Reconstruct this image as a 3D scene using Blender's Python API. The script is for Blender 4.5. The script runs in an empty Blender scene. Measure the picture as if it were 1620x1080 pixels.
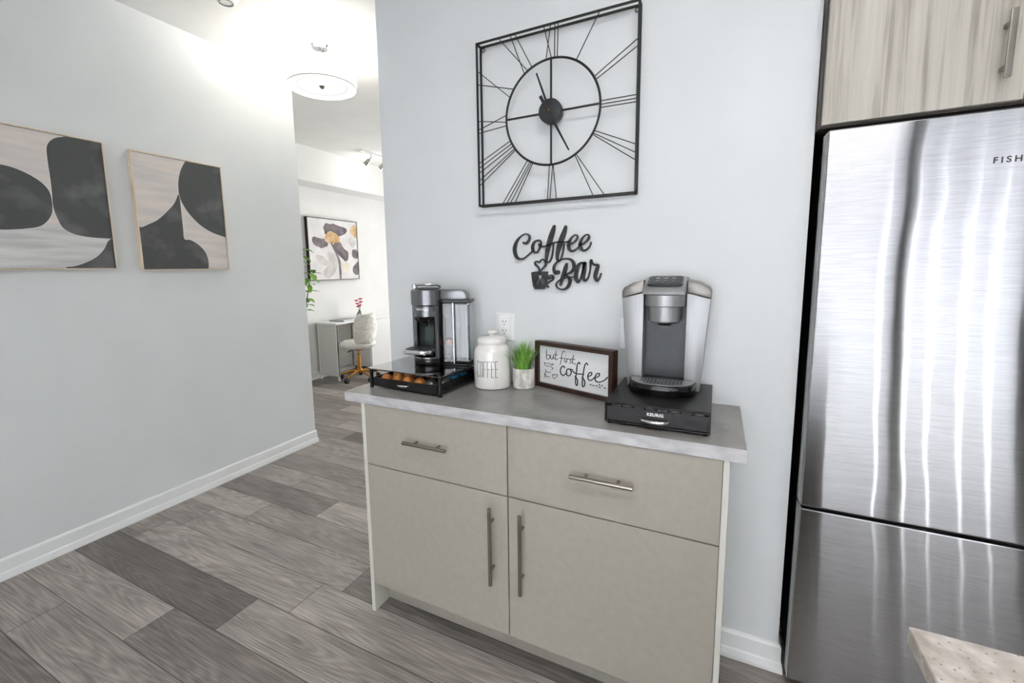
import bpy, bmesh, math, random
from mathutils import Vector, Matrix
from mathutils.geometry import delaunay_2d_cdt
random.seed(7)
PI = math.pi
S = bpy.context.scene
COL = S.collection

# ------------------------------------------------------------------ camera, world, light
cam_data = bpy.data.cameras.new('camera')
cam_data.sensor_width = 36.0
cam_data.lens = 701.3 / 1620 * 36.0
cam_data.shift_x = 29.91 / 1620
cam_data.shift_y = -26.13 / 1620
cam_data.clip_start = 0.02
cam = bpy.data.objects.new('camera', cam_data)
COL.objects.link(cam)
_r = Vector((0.89352296, 0.44871346, -0.01652103)); _u = Vector((-0.04220659, 0.12056303, 0.99180803)); _f = Vector((-0.44702944, 0.88550595, -0.1266645))
_m = Matrix.Identity(4)
for i in range(3):
    _m[i][0] = _r[i]; _m[i][1] = _u[i]; _m[i][2] = -_f[i]
_m[0][3], _m[1][3], _m[2][3] = 1.3052, -1.6684, 1.4053
cam.matrix_world = _m
S.camera = cam

S.view_settings.view_transform = 'Standard'
S.view_settings.look = 'None'
S.view_settings.gamma = 1.0
S.view_settings.use_curve_mapping = False
S.view_settings.exposure = 0.50

W = bpy.data.worlds.new('world'); S.world = W; W.use_nodes = True
W.node_tree.nodes['Background'].inputs[0].default_value = (0.88, 0.94, 1.0, 1)
W.node_tree.nodes['Background'].inputs[1].default_value = 1.6

def area(name, loc, rot, sx, sy, power, col=(1, 1, 1)):
    l = bpy.data.lights.new(name, 'AREA'); l.shape = 'RECTANGLE'; l.size = sx; l.size_y = sy; l.energy = power; l.color = col
    o = bpy.data.objects.new(name, l); o.location = loc; o.rotation_euler = rot; COL.objects.link(o); return o
def point(name, loc, power, rad, col=(1, 1, 1)):
    l = bpy.data.lights.new(name, 'POINT'); l.energy = power; l.shadow_soft_size = rad; l.color = col
    o = bpy.data.objects.new(name, l); o.location = loc; COL.objects.link(o); return o
# daylight through an added, unseen kitchen window (behind the camera) and through the study window (beyond the hall)
area('kitchen_daylight', (1.95, -4.05, 1.30), (PI / 2, 0, 0), 3.6, 2.5, 450, (0.945, 0.97, 1.0))
area('study_daylight', (-1.2, 6.20, 1.45), (-PI / 2, 0, 0), 3.0, 2.2, 215, (1.0, 0.99, 0.97))
# soft fill added under the kitchen ceiling, with no fixture behind it
area('kitchen_fill_light', (1.6, -1.6, 2.80), (0, 0, 0), 1.2, 0.5, 18, (1.0, 0.97, 0.93))

# ------------------------------------------------------------------ materials
MATS = {}
def lin(c):
    return tuple(((v / 255) / 12.92 if v / 255 <= 0.04045 else ((v / 255 + 0.055) / 1.055) ** 2.4) for v in c) + (1,)
def mat(name, rgb, rough=0.5, metal=0.0, **kw):
    if name in MATS: return MATS[name]
    m = bpy.data.materials.new(name); m.use_nodes = True
    b = m.node_tree.nodes['Principled BSDF']
    b.inputs['Base Color'].default_value = lin(rgb)
    b.inputs['Roughness'].default_value = rough
    b.inputs['Metallic'].default_value = metal
    for k, v in kw.items():
        b.inputs[k.replace('_', ' ')].default_value = v
    MATS[name] = m
    return m
def N(m, t, **kw):
    n = m.node_tree.nodes.new(t)
    for k, v in kw.items(): setattr(n, k, v)
    return n
def L(m, a, b): m.node_tree.links.new(a, b)
def bsdf(m): return m.node_tree.nodes['Principled BSDF']
def noisy(name, c1, c2, scale=(5, 5, 5), rough=0.5, metal=0.0, detail=4, bump=0.0, lo=0.35, hi=0.65, coord='Object', **kw):
    """a procedural surface: two tones mixed by noise, with optional bump"""
    if name in MATS: return MATS[name]
    m = mat(name, c1, rough, metal, **kw)
    tc = N(m, 'ShaderNodeTexCoord'); mp = N(m, 'ShaderNodeMapping'); mp.inputs['Scale'].default_value = scale
    L(m, tc.outputs[coord], mp.inputs[0])
    no = N(m, 'ShaderNodeTexNoise'); no.inputs['Scale'].default_value = 1.0; no.inputs['Detail'].default_value = detail
    L(m, mp.outputs[0], no.inputs['Vector'])
    cr = N(m, 'ShaderNodeValToRGB'); cr.color_ramp.elements[0].position = lo; cr.color_ramp.elements[1].position = hi
    cr.color_ramp.elements[0].color = lin(c1); cr.color_ramp.elements[1].color = lin(c2)
    L(m, no.outputs['Fac'], cr.inputs[0]); L(m, cr.outputs[0], bsdf(m).inputs['Base Color'])
    if bump:
        bp = N(m, 'ShaderNodeBump'); bp.inputs['Strength'].default_value = bump; bp.inputs['Distance'].default_value = 0.002
        L(m, no.outputs['Fac'], bp.inputs['Height']); L(m, bp.outputs[0], bsdf(m).inputs['Normal'])
    return m

M_wall = noisy('wall_paint', (218, 221, 221), (222, 225, 225), (3, 3, 3), 0.75)
M_white = noisy('study_paint', (236, 236, 234), (240, 240, 238), (3, 3, 3), 0.8)
M_ceil = noisy('ceiling_paint', (226, 226, 223), (230, 230, 227), (4, 4, 4), 0.9)
M_trim = mat('trim_paint', (236, 238, 237), 0.35)
M_cab = noisy('cabinet_laminate', (169, 164, 152), (174, 169, 157), (40, 40, 40), 0.42)
M_panel = mat('cabinet_edge_panel', (218, 217, 207), 0.45)
M_dark = mat('dark_gap', (18, 17, 16), 0.8)
M_black = noisy('black_satin_metal', (17, 17, 18), (22, 22, 23), (60, 60, 60), 0.38)
M_iron = mat('black_iron', (26, 27, 27), 0.55)
M_signblack = mat('charcoal_painted_wood', (48, 51, 52), 0.7)
M_nickel = mat('brushed_nickel', (166, 161, 152), 0.26, 1.0)
M_chrome = mat('chrome', (225, 226, 228), 0.08, 1.0)
M_ceramic = mat('white_glazed_ceramic', (238, 236, 231), 0.12, Coat_Weight=0.5)
M_ink = mat('black_lettering', (20, 20, 22), 0.5)
M_greyink = mat('dark_grey_glaze', (58, 58, 60), 0.3)
M_plate = mat('white_plastic', (240, 240, 240), 0.3)
M_blackpl = mat('black_gloss_plastic', (14, 14, 15), 0.12)
M_charpl = noisy('charcoal_plastic', (52, 56, 59), (58, 62, 65), (30, 30, 30), 0.35)
M_gold = mat('brass_gold', (205, 150, 70), 0.2, 1.0)
M_silverpl = noisy('brushed_silver_shell', (160, 161, 161), (172, 173, 173), (400, 400, 4), 0.42, 0.75)
M_graphite = noisy('graphite_shell', (118, 119, 121), (134, 135, 137), (300, 300, 3), 0.22, 0.9)
M_whiteink = mat('white_print', (240, 240, 240), 0.5)
M_pillarwood = noisy('pale_oak_frame', (232, 218, 198), (216, 198, 174), (60, 60, 6), 0.55)
M_walnut = noisy('dark_walnut_frame', (66, 42, 32), (44, 27, 20), (14, 60, 60), 0.45, detail=6, bump=0.2)

def glass(name, rgb=(235, 240, 240), rough=0.0, mix=0.75):
    """thin clear sheet: mostly transparent with a mirror reflection on top"""
    if name in MATS: return MATS[name]
    m = bpy.data.materials.new(name); m.use_nodes = True; MATS[name] = m
    nt = m.node_tree; nt.nodes.clear()
    out = N(m, 'ShaderNodeOutputMaterial'); tr = N(m, 'ShaderNodeBsdfTransparent'); gl = N(m, 'ShaderNodeBsdfGlossy'); mx = N(m, 'ShaderNodeMixShader')
    tr.inputs[0].default_value = lin(rgb); gl.inputs['Roughness'].default_value = rough; gl.inputs[0].default_value = (1, 1, 1, 1)
    fr = N(m, 'ShaderNodeFresnel'); fr.inputs[0].default_value = 1.5
    ma = N(m, 'ShaderNodeMath', operation='MULTIPLY_ADD'); ma.inputs[1].default_value = 1.7; ma.inputs[2].default_value = mix
    L(m, fr.outputs[0], ma.inputs[0]); L(m, ma.outputs[0], mx.inputs[0])
    L(m, tr.outputs[0], mx.inputs[1]); L(m, gl.outputs[0], mx.inputs[2]); L(m, mx.outputs[0], out.inputs[0])
    return m
M_glass = glass('clear_glass_sheet', (232, 238, 236), 0.0, 0.02)
M_pane = glass('window_pane_glass', (250, 250, 250), 0.0, 0.0)
M_tank = glass('clear_tank_plastic', (184, 191, 191), 0.03, 0.05)
def emit(name, rgb, s):
    if name in MATS: return MATS[name]
    m = mat(name, rgb, 0.5); bsdf(m).inputs['Emission Color'].default_value = lin(rgb); bsdf(m).inputs['Emission Strength'].default_value = s
    return m

def steel():
    """horizontally brushed sheet: sharp sideways, spread up and down. The brushing is a fan of narrow lobes tilted about the grain."""
    m = bpy.data.materials.new('brushed_stainless_steel'); m.use_nodes = True; MATS[m.name] = m; m.node_tree.nodes.clear()
    out = N(m, 'ShaderNodeOutputMaterial'); tg = N(m, 'ShaderNodeTangent'); tg.direction_type = 'RADIAL'; tg.axis = 'Z'
    tc = N(m, 'ShaderNodeTexCoord')
    mp2 = N(m, 'ShaderNodeMapping'); mp2.inputs['Scale'].default_value = (2.2, 1, 4.5)
    n2 = N(m, 'ShaderNodeTexNoise'); n2.inputs['Scale'].default_value = 1; n2.inputs['Detail'].default_value = 1
    L(m, tc.outputs['Object'], mp2.inputs[0]); L(m, mp2.outputs[0], n2.inputs['Vector'])
    bp = N(m, 'ShaderNodeBump'); bp.inputs['Strength'].default_value = 0.6; bp.inputs['Distance'].default_value = 0.0022
    L(m, n2.outputs['Fac'], bp.inputs['Height'])
    mp = N(m, 'ShaderNodeMapping'); mp.inputs['Scale'].default_value = (14, 14, 420); no = N(m, 'ShaderNodeTexNoise'); no.inputs['Scale'].default_value = 1; no.inputs['Detail'].default_value = 4
    L(m, tc.outputs['Object'], mp.inputs[0]); L(m, mp.outputs[0], no.inputs['Vector'])
    cr = N(m, 'ShaderNodeValToRGB'); e = cr.color_ramp.elements; e[0].position = .3; e[0].color = lin((170, 170, 170)); e[1].position = .7; e[1].color = lin((186, 186, 186)); L(m, no.outputs['Fac'], cr.inputs[0])
    prev, wsum = None, 0
    for k in range(-4, 5):
        w = math.exp(-(k / 2.9) ** 2)
        ad = N(m, 'ShaderNodeVectorMath', operation='ADD'); ad.inputs[1].default_value = (0, 0, k * .060); L(m, bp.outputs[0], ad.inputs[0])
        nm = N(m, 'ShaderNodeVectorMath', operation='NORMALIZE'); L(m, ad.outputs[0], nm.inputs[0])
        g = N(m, 'ShaderNodeBsdfAnisotropic'); g.inputs['Roughness'].default_value = .09; g.inputs['Anisotropy'].default_value = .9; g.inputs['Rotation'].default_value = 0.0
        L(m, cr.outputs[0], g.inputs['Color']); L(m, nm.outputs[0], g.inputs['Normal']); L(m, tg.outputs[0], g.inputs['Tangent'])
        wsum += w
        if prev is None: prev = g.outputs[0]
        else:
            mx = N(m, 'ShaderNodeMixShader'); mx.inputs[0].default_value = w / wsum; L(m, prev, mx.inputs[1]); L(m, g.outputs[0], mx.inputs[2]); prev = mx.outputs[0]
    L(m, prev, out.inputs[0])
    return m
M_steel = steel()

def concrete():
    m = mat('grey_concrete_laminate', (140, 138, 134), 0.30)
    tc = N(m, 'ShaderNodeTexCoord'); n1 = N(m, 'ShaderNodeTexNoise'); n1.inputs['Scale'].default_value = 5; n1.inputs['Detail'].default_value = 8; n1.inputs['Roughness'].default_value = 0.62
    n1.inputs['Distortion'].default_value = 0.6
    L(m, tc.outputs['Object'], n1.inputs['Vector'])
    cr = N(m, 'ShaderNodeValToRGB'); e = cr.color_ramp.elements; e[0].position = 0.32; e[0].color = lin((124, 121, 117)); e[1].position = 0.7; e[1].color = lin((168, 166, 163))
    L(m, n1.outputs['Fac'], cr.inputs[0]); L(m, cr.outputs[0], bsdf(m).inputs['Base Color'])
    return m
M_conc = concrete()

def wood_panel():
    m = mat('pale_grey_woodgrain_laminate', (190, 182, 172), 0.45)
    tc = N(m, 'ShaderNodeTexCoord'); mp = N(m, 'ShaderNodeMapping'); mp.inputs['Scale'].default_value = (55, 55, 1.7)
    L(m, tc.outputs['Object'], mp.inputs[0])
    n0 = N(m, 'ShaderNodeTexNoise'); n0.inputs['Scale'].default_value = 1; n0.inputs['Detail'].default_value = 7; n0.inputs['Roughness'].default_value = 0.6; n0.inputs['Distortion'].default_value = 0.35
    L(m, mp.outputs[0], n0.inputs['Vector'])
    cr = N(m, 'ShaderNodeValToRGB'); e = cr.color_ramp.elements; e[0].position = 0.30; e[0].color = lin((146, 138, 127)); e[1].position = 0.48; e[1].color = lin((181, 176, 165))
    x = e.new(0.75); x.color = lin((197, 193, 183))
    L(m, n0.outputs['Fac'], cr.inputs[0]); L(m, cr.outputs[0], bsdf(m).inputs['Base Color'])
    return m
M_wood = wood_panel()

def floor_mat():
    m = mat('grey_oak_plank_floor', (140, 132, 126), 0.42)
    b = bsdf(m); nt = m.node_tree
    uv = N(m, 'ShaderNodeUVMap'); uv.uv_map = 'uv'
    at = N(m, 'ShaderNodeAttribute'); at.attribute_name = 'tone'
    sep = N(m, 'ShaderNodeSeparateColor'); L(m, at.outputs['Color'], sep.inputs[0])
    add = N(m, 'ShaderNodeVectorMath', operation='MULTIPLY_ADD')
    L(m, at.outputs['Color'], add.inputs[0]); add.inputs[1].default_value = (37, 91, 0); L(m, uv.outputs[0], add.inputs[2])
    # fine fibres
    mp = N(m, 'ShaderNodeMapping'); mp.inputs['Scale'].default_value = (5, 170, 1); L(m, add.outputs[0], mp.inputs[0])
    fib = N(m, 'ShaderNodeTexNoise'); fib.inputs['Scale'].default_value = 1; fib.inputs['Detail'].default_value = 5; fib.inputs['Roughness'].default_value = 0.6
    L(m, mp.outputs[0], fib.inputs['Vector'])
    # broad blotches
    mp2 = N(m, 'ShaderNodeMapping'); mp2.inputs['Scale'].default_value = (3.0, 12, 1); L(m, add.outputs[0], mp2.inputs[0])
    bl = N(m, 'ShaderNodeTexNoise'); bl.inputs['Scale'].default_value = 1; bl.inputs['Detail'].default_value = 6; L(m, mp2.outputs[0], bl.inputs['Vector'])
    # cathedral rings: a noise field read through a sine
    mp3 = N(m, 'ShaderNodeMapping'); mp3.inputs['Scale'].default_value = (0.8, 8, 1); L(m, add.outputs[0], mp3.inputs[0])
    rg = N(m, 'ShaderNodeTexNoise'); rg.inputs['Scale'].default_value = 1; rg.inputs['Detail'].default_value = 1.5; rg.inputs['Roughness'].default_value = 0.35; L(m, mp3.outputs[0], rg.inputs['Vector'])
    mu = N(m, 'ShaderNodeMath', operation='MULTIPLY'); L(m, rg.outputs['Fac'], mu.inputs[0]); mu.inputs[1].default_value = 150
    sn = N(m, 'ShaderNodeMath', operation='SINE'); L(m, mu.outputs[0], sn.inputs[0])
    # tone per plank
    base = N(m, 'ShaderNodeMix', data_type='RGBA'); L(m, sep.outputs[2], base.inputs['Factor'])
    base.inputs['A'].default_value = lin((106, 99, 95)); base.inputs['B'].default_value = lin((186, 178, 172))
    def shade(prev, src, lo, hi, dark, light):
        mr = N(m, 'ShaderNodeMapRange'); mr.inputs['From Min'].default_value = lo; mr.inputs['From Max'].default_value = hi
        mr.inputs['To Min'].default_value = dark; mr.inputs['To Max'].default_value = light
        L(m, src, mr.inputs[0]); mm = N(m, 'ShaderNodeMix', data_type='RGBA', blend_type='MULTIPLY'); mm.inputs['Factor'].default_value = 1
        L(m, prev, mm.inputs['A']); L(m, mr.outputs[0], mm.inputs['B']); return mm.outputs['Result']
    c = shade(base.outputs['Result'], fib.outputs['Fac'], 0.3, 0.7, 0.55, 1.20)
    c = shade(c, bl.outputs['Fac'], 0.28, 0.7, 0.70, 1.16)
    c = shade(c, sn.outputs[0], -1, 1, 0.82, 1.06)
    # seams: distance to the plank edge, stored in a second uv map
    uv2 = N(m, 'ShaderNodeUVMap'); uv2.uv_map = 'edge'
    sx = N(m, 'ShaderNodeSeparateXYZ'); L(m, uv2.outputs[0], sx.inputs[0])
    def edge(o, size, w):
        a = N(m, 'ShaderNodeMath', operation='PINGPONG'); a.inputs[1].default_value = 0.5; L(m, o, a.inputs[0])
        g = N(m, 'ShaderNodeMath', operation='GREATER_THAN'); g.inputs[1].default_value = w / size; L(m, a.outputs[0], g.inputs[0]); return g.outputs[0]
    e1 = edge(sx.outputs[0], 1.22, 0.0020); e2 = edge(sx.outputs[1], 0.1885, 0.0020)
    mn = N(m, 'ShaderNodeMath', operation='MINIMUM'); L(m, e1, mn.inputs[0]); L(m, e2, mn.inputs[1])
    c = shade(c, mn.outputs[0], 0, 1, 0.33, 1.0)
    L(m, c, b.inputs['Base Color'])
    bp = N(m, 'ShaderNodeBump'); bp.inputs['Strength'].default_value = 0.25; bp.inputs['Distance'].default_value = 0.001
    sm = N(m, 'ShaderNodeMath', operation='ADD'); L(m, fib.outputs['Fac'], sm.inputs[0]); L(m, mn.outputs[0], sm.inputs[1])
    L(m, sm.outputs[0], bp.inputs['Height']); L(m, bp.outputs[0], b.inputs['Normal'])
    return m
M_floor = floor_mat()

def stone():
    m = mat('speckled_beige_quartz', (206, 196, 186), 0.15)
    tc = N(m, 'ShaderNodeTexCoord')
    n1 = N(m, 'ShaderNodeTexNoise'); n1.inputs['Scale'].default_value = 28; n1.inputs['Detail'].default_value = 6
    v = N(m, 'ShaderNodeTexVoronoi'); v.inputs['Scale'].default_value = 120
    L(m, tc.outputs['Object'], n1.inputs['Vector']); L(m, tc.outputs['Object'], v.inputs['Vector'])
    cr = N(m, 'ShaderNodeValToRGB'); e = cr.color_ramp.elements; e[0].position = 0.35; e[0].color = lin((176, 166, 157)); e[1].position = 0.62; e[1].color = lin((216, 209, 202))
    L(m, n1.outputs['Fac'], cr.inputs[0])
    c2 = N(m, 'ShaderNodeValToRGB'); e = c2.color_ramp.elements; e[0].position = 0.12; e[0].color = (1, 1, 1, 1); e[1].position = 0.2; e[1].color = (0, 0, 0, 1)
    L(m, v.outputs['Distance'], c2.inputs[0])
    mx = N(m, 'ShaderNodeMix', data_type='RGBA'); L(m, c2.outputs[0], mx.inputs['Factor']); L(m, cr.outputs[0], mx.inputs['A']); mx.inputs['B'].default_value = lin((150, 138, 127))
    L(m, mx.outputs['Result'], bsdf(m).inputs['Base Color'])
    return m
M_stone = stone()

def perforated():
    m = mat('white_perforated_panel', (232, 231, 228), 0.4)
    tc = N(m, 'ShaderNodeTexCoord'); mp = N(m, 'ShaderNodeMapping'); mp.inputs['Scale'].default_value = (40, 40, 40); L(m, tc.outputs['Object'], mp.inputs[0])
    fr = N(m, 'ShaderNodeVectorMath', operation='FRACTION'); L(m, mp.outputs[0], fr.inputs[0])
    sb = N(m, 'ShaderNodeVectorMath', operation='SUBTRACT'); sb.inputs[1].default_value = (0.5, 0.5, 0.5); L(m, fr.outputs[0], sb.inputs[0])
    sx = N(m, 'ShaderNodeSeparateXYZ'); L(m, sb.outputs[0], sx.inputs[0])
    sm = N(m, 'ShaderNodeCombineXYZ'); L(m, sx.outputs[0], sm.inputs[0]); L(m, sx.outputs[2], sm.inputs[2])
    ln = N(m, 'ShaderNodeVectorMath', operation='LENGTH'); L(m, sm.outputs[0], ln.inputs[0])
    g = N(m, 'ShaderNodeMath', operation='LESS_THAN'); g.inputs[1].default_value = 0.24; L(m, ln.outputs['Value'], g.inputs[0])
    mx = N(m, 'ShaderNodeMix', data_type='RGBA'); L(m, g.outputs[0], mx.inputs['Factor']); mx.inputs['A'].default_value = lin((234, 233, 230)); mx.inputs['B'].default_value = lin((150, 148, 144))
    L(m, mx.outputs['Result'], bsdf(m).inputs['Base Color'])
    return m
M_perf = perforated()

# ------------------------------------------------------------------ mesh helpers
def link(name, bm, m, parent=None, smooth=False, loc=None, rot=None):
    me = bpy.data.meshes.new(name); bm.normal_update(); bm.to_mesh(me); bm.free()
    for x in (m if isinstance(m, (list, tuple)) else [m]): me.materials.append(x)
    if smooth:
        for p in me.polygons: p.use_smooth = True
        try: me.set_sharp_from_angle(angle=math.radians(38))
        except Exception: pass
    o = bpy.data.objects.new(name, me); COL.objects.link(o)
    if parent: o.parent = parent
    if loc: o.location = loc
    if rot: o.rotation_euler = rot
    return o
def tag(o, label=None, cat=None, group=None, kind=None):
    if label: o['label'] = label
    if cat: o['category'] = cat
    if group: o['group'] = group
    if kind: o['kind'] = kind
    return o
def thing(name, label, cat, loc=(0, 0, 0), rz=0, group=None):
    o = bpy.data.objects.new(name, None); COL.objects.link(o); o.location = loc; o.rotation_euler = (0, 0, rz); o.empty_display_size = 0.05
    return tag(o, label, cat, group)
def box(x0, x1, y0, y1, z0, z1, bev=0.0, seg=2, bm=None):
    b = bm or bmesh.new()
    vs = [b.verts.new((x, y, z)) for x in (x0, x1) for y in (y0, y1) for z in (z0, z1)]
    fs = [(0, 1, 3, 2), (4, 6, 7, 5), (0, 4, 5, 1), (2, 3, 7, 6), (0, 2, 6, 4), (1, 5, 7, 3)]
    F = [b.faces.new([vs[i] for i in f]) for f in fs]
    if bev:
        es = list({e for f in F for e in f.edges})
        bmesh.ops.bevel(b, geom=es, offset=bev, segments=seg, profile=0.5, affect='EDGES', clamp_overlap=True)
    return b
def tube(pts, r, n=10, bm=None, cap=True, closed=False):
    b = bm or bmesh.new(); P = [Vector(p) for p in pts]; K = len(P); rings = []
    rr = r if isinstance(r, (list, tuple)) else [r] * K
    up = None
    for i, p in enumerate(P):
        if closed: t = (P[(i + 1) % K] - P[i - 1]).normalized()
        else: t = (P[min(i + 1, K - 1)] - P[max(i - 1, 0)]).normalized()
        if up is None:
            up = Vector((0, 0, 1)) if abs(t.z) < 0.9 else Vector((1, 0, 0))
        a = t.cross(up).normalized(); c = a.cross(t).normalized(); up = c
        rings.append([b.verts.new(p + (a * math.cos(2 * PI * k / n) + c * math.sin(2 * PI * k / n)) * rr[i]) for k in range(n)])
    for i in range(K if closed else K - 1):
        A, B = rings[i], rings[(i + 1) % K]
        for k in range(n): b.faces.new((A[k], A[(k + 1) % n], B[(k + 1) % n], B[k]))
    if cap and not closed:
        b.faces.new(rings[0][::-1]); b.faces.new(rings[-1])
    return b
def lathe(prof, n=40, bm=None, cx=0, cy=0, a0=0, a1=2 * PI):
    """prof: (radius, z) from bottom to top"""
    b = bm or bmesh.new(); rings = []
    full = abs(a1 - a0 - 2 * PI) < 1e-6
    cnt = n if full else n + 1
    for r, z in prof:
        if r < 1e-6: rings.append([b.verts.new((cx, cy, z))])
        else: rings.append([b.verts.new((cx + r * math.cos(a0 + (a1 - a0) * k / n), cy + r * math.sin(a0 + (a1 - a0) * k / n), z)) for k in range(cnt)])
    for A, B in zip(rings, rings[1:]):
        for k in range(n):
            k2 = (k + 1) % cnt if full else k + 1
            if len(A) == 1 and len(B) == 1: continue
            if len(A) == 1: b.faces.new((A[0], B[k2], B[k]))
            elif len(B) == 1: b.faces.new((A[k], A[k2], B[0]))
            else: b.faces.new((A[k], A[k2], B[k2], B[k]))
    return b
def prism(poly, d0, d1, axis='y', bm=None, bev=0.0):
    """extrude a polygon; axis y: poly in (x,z); axis x: poly in (y,z); axis z: poly in (x,y)"""
    b = bm or bmesh.new()
    def P(q, d): return {'y': (q[0], d, q[1]), 'x': (d, q[0], q[1]), 'z': (q[0], q[1], d)}[axis]
    A = [b.verts.new(P(q, d0)) for q in poly]; B = [b.verts.new(P(q, d1)) for q in poly]; n = len(poly)
    F = [b.faces.new(A), b.faces.new(B[::-1])]
    for i in range(n): F.append(b.faces.new((A[i], B[i], B[(i + 1) % n], A[(i + 1) % n])))
    bmesh.ops.recalc_face_normals(b, faces=F)
    if bev:
        bmesh.ops.bevel(b, geom=list({e for f in F[:2] for e in f.edges}), offset=bev, segments=2, profile=0.5, affect='EDGES', clamp_overlap=True)
    return b
def rrect(cx, cy, w, h, r, n=5):
    o = []
    for sx, sy, a in ((1, 1, 0), (-1, 1, PI / 2), (-1, -1, PI), (1, -1, 1.5 * PI)):
        for k in range(n + 1):
            t = a + PI / 2 * k / n; o.append((cx + sx * (w / 2 - r) + r * math.cos(t), cy + sy * (h / 2 - r) + r * math.sin(t)))
    return o
def catmull(P, sub=6, closed=False):
    P = [tuple(p) for p in P]; K = len(P); o = []
    rng = range(K) if closed else range(K - 1)
    for i in rng:
        if closed: a, b, c, d = P[i - 1], P[i], P[(i + 1) % K], P[(i + 2) % K]
        else: a, b, c, d = P[max(i - 1, 0)], P[i], P[i + 1], P[min(i + 2, K - 1)]
        for s in range(sub):
            t = s / sub
            o.append(tuple(0.5 * ((2 * b[j]) + (c[j] - a[j]) * t + (2 * a[j] - 5 * b[j] + 4 * c[j] - d[j]) * t * t + (3 * b[j] - a[j] - 3 * c[j] + d[j]) * t ** 3) for j in range(len(b))))
    if not closed: o.append(P[-1])
    return o
def ribbon(pts, P3, thick, bm=None, w=None, sub=6):
    """a brush stroke cut from sheet: pts (u,v[,width]); P3(u,v,d) maps to space"""
    b = bm or bmesh.new()
    Q = catmull([(p[0], p[1], (p[2] if len(p) > 2 else w)) for p in pts], sub) if len(pts) > 2 else [(p[0], p[1], (p[2] if len(p) > 2 else w)) for p in pts]
    K = len(Q); Lf, Rt = [], []
    for i, (u, v, ww) in enumerate(Q):
        a, c = Q[max(i - 1, 0)], Q[min(i + 1, K - 1)]
        tx, ty = c[0] - a[0], c[1] - a[1]; l = math.hypot(tx, ty) or 1; tx /= l; ty /= l
        Lf.append((u - ty * ww / 2, v + tx * ww / 2)); Rt.append((u + ty * ww / 2, v - tx * ww / 2))
    def cap(c, q, flip):
        u, v, ww = c; a0 = math.atan2(q[1] - v, q[0] - u); return [(u + ww / 2 * math.cos(a0 - PI * k / 6), v + ww / 2 * math.sin(a0 - PI * k / 6)) for k in range(1, 6)]
    front, back = [], []
    for d, S_ in ((0, front), (thick, back)):
        S_.append([b.verts.new(P3(q[0], q[1], d)) for q in Lf]); S_.append([b.verts.new(P3(q[0], q[1], d)) for q in Rt])
        S_.append([b.verts.new(P3(q[0], q[1], d)) for q in cap(Q[-1], Lf[-1], 0)]); S_.append([b.verts.new(P3(q[0], q[1], d)) for q in cap(Q[0], Rt[0], 0)])
    for S_ in (front, back):
        A, B, C, D = S_
        for i in range(K - 1): b.faces.new((A[i], A[i + 1], B[i + 1], B[i]))
        b.faces.new([A[-1]] + C + [B[-1]]); b.faces.new([B[0]] + D + [A[0]])
    def loop(S_): A, B, C, D = S_; return A + C + B[::-1] + D
    l0, l1 = loop(front), loop(back); n = len(l0)
    for i in range(n): b.faces.new((l0[i], l0[(i + 1) % n], l1[(i + 1) % n], l1[i]))
    bmesh.ops.recalc_face_normals(b, faces=b.faces[:])
    return b
def shape2d(loops, depth, name):
    """filled outline with holes, given thickness: loops of (x,z)"""
    cu = bpy.data.curves.new(name, 'CURVE'); cu.dimensions = '2D'; cu.fill_mode = 'BOTH'; cu.extrude = depth / 2
    for lp in loops:
        s = cu.splines.new('POLY'); s.points.add(len(lp) - 1); s.use_cyclic_u = True
        for i, q in enumerate(lp): s.points[i].co = (q[0], q[1], 0, 1)
    return curve_mesh(cu)
def curve_mesh(cu):
    o = bpy.data.objects.new('tmp', cu); COL.objects.link(o)
    dg = bpy.context.evaluated_depsgraph_get(); me = bpy.data.meshes.new_from_object(o.evaluated_get(dg))
    bpy.data.objects.remove(o); bpy.data.curves.remove(cu)
    b = bmesh.new(); b.from_mesh(me); bpy.data.meshes.remove(me); return b
def text_bm(s, size, depth, spacing=1.0, bold=0.0):
    cu = bpy.data.curves.new('t', 'FONT'); cu.body = s; cu.size = size; cu.extrude = depth / 2; cu.align_x = 'CENTER'; cu.align_y = 'CENTER'; cu.space_character = spacing; cu.offset = bold
    b = curve_mesh(cu)
    bmesh.ops.rotate(b, verts=b.verts[:], cent=(0, 0, 0), matrix=Matrix.Rotation(PI / 2, 3, 'X'))
    return b
def inside(p, poly):
    x, y = p; c = False; j = len(poly) - 1
    for i in range(len(poly)):
        if (poly[i][1] > y) != (poly[j][1] > y) and x < (poly[j][0] - poly[i][0]) * (y - poly[i][1]) / (poly[j][1] - poly[i][1]) + poly[i][0]: c = not c
        j = i
    return c
def painted(rect, shapes, name, mats, parent, P3, outline=0.0):
    """a flat canvas cut into regions by painted shapes. rect (u0,u1,v0,v1); shapes [(poly, material index)], later ones on top"""
    u0, u1, v0, v1 = rect; vs = [(u0, v0), (u1, v0), (u1, v1), (u0, v1)]; es = [(0, 1), (1, 2), (2, 3), (3, 0)]
    for poly, _ in shapes:
        s = len(vs); vs += [(min(max(q[0], u0), u1), min(max(q[1], v0), v1)) for q in poly]; es += [(s + i, s + (i + 1) % len(poly)) for i in range(len(poly))]
    R = delaunay_2d_cdt([Vector(v) for v in vs], es, [], 0, 1e-5)
    b = bmesh.new(); V = [b.verts.new(P3(v[0], v[1])) for v in R[0]]
    for f in R[2]:
        c = (sum(R[0][i][0] for i in f) / len(f), sum(R[0][i][1] for i in f) / len(f))
        try: F = b.faces.new([V[i] for i in f])
        except ValueError: continue
        for poly, mi in shapes:
            if inside(c, poly): F.material_index = mi
    return link(name, b, mats, parent)
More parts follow.
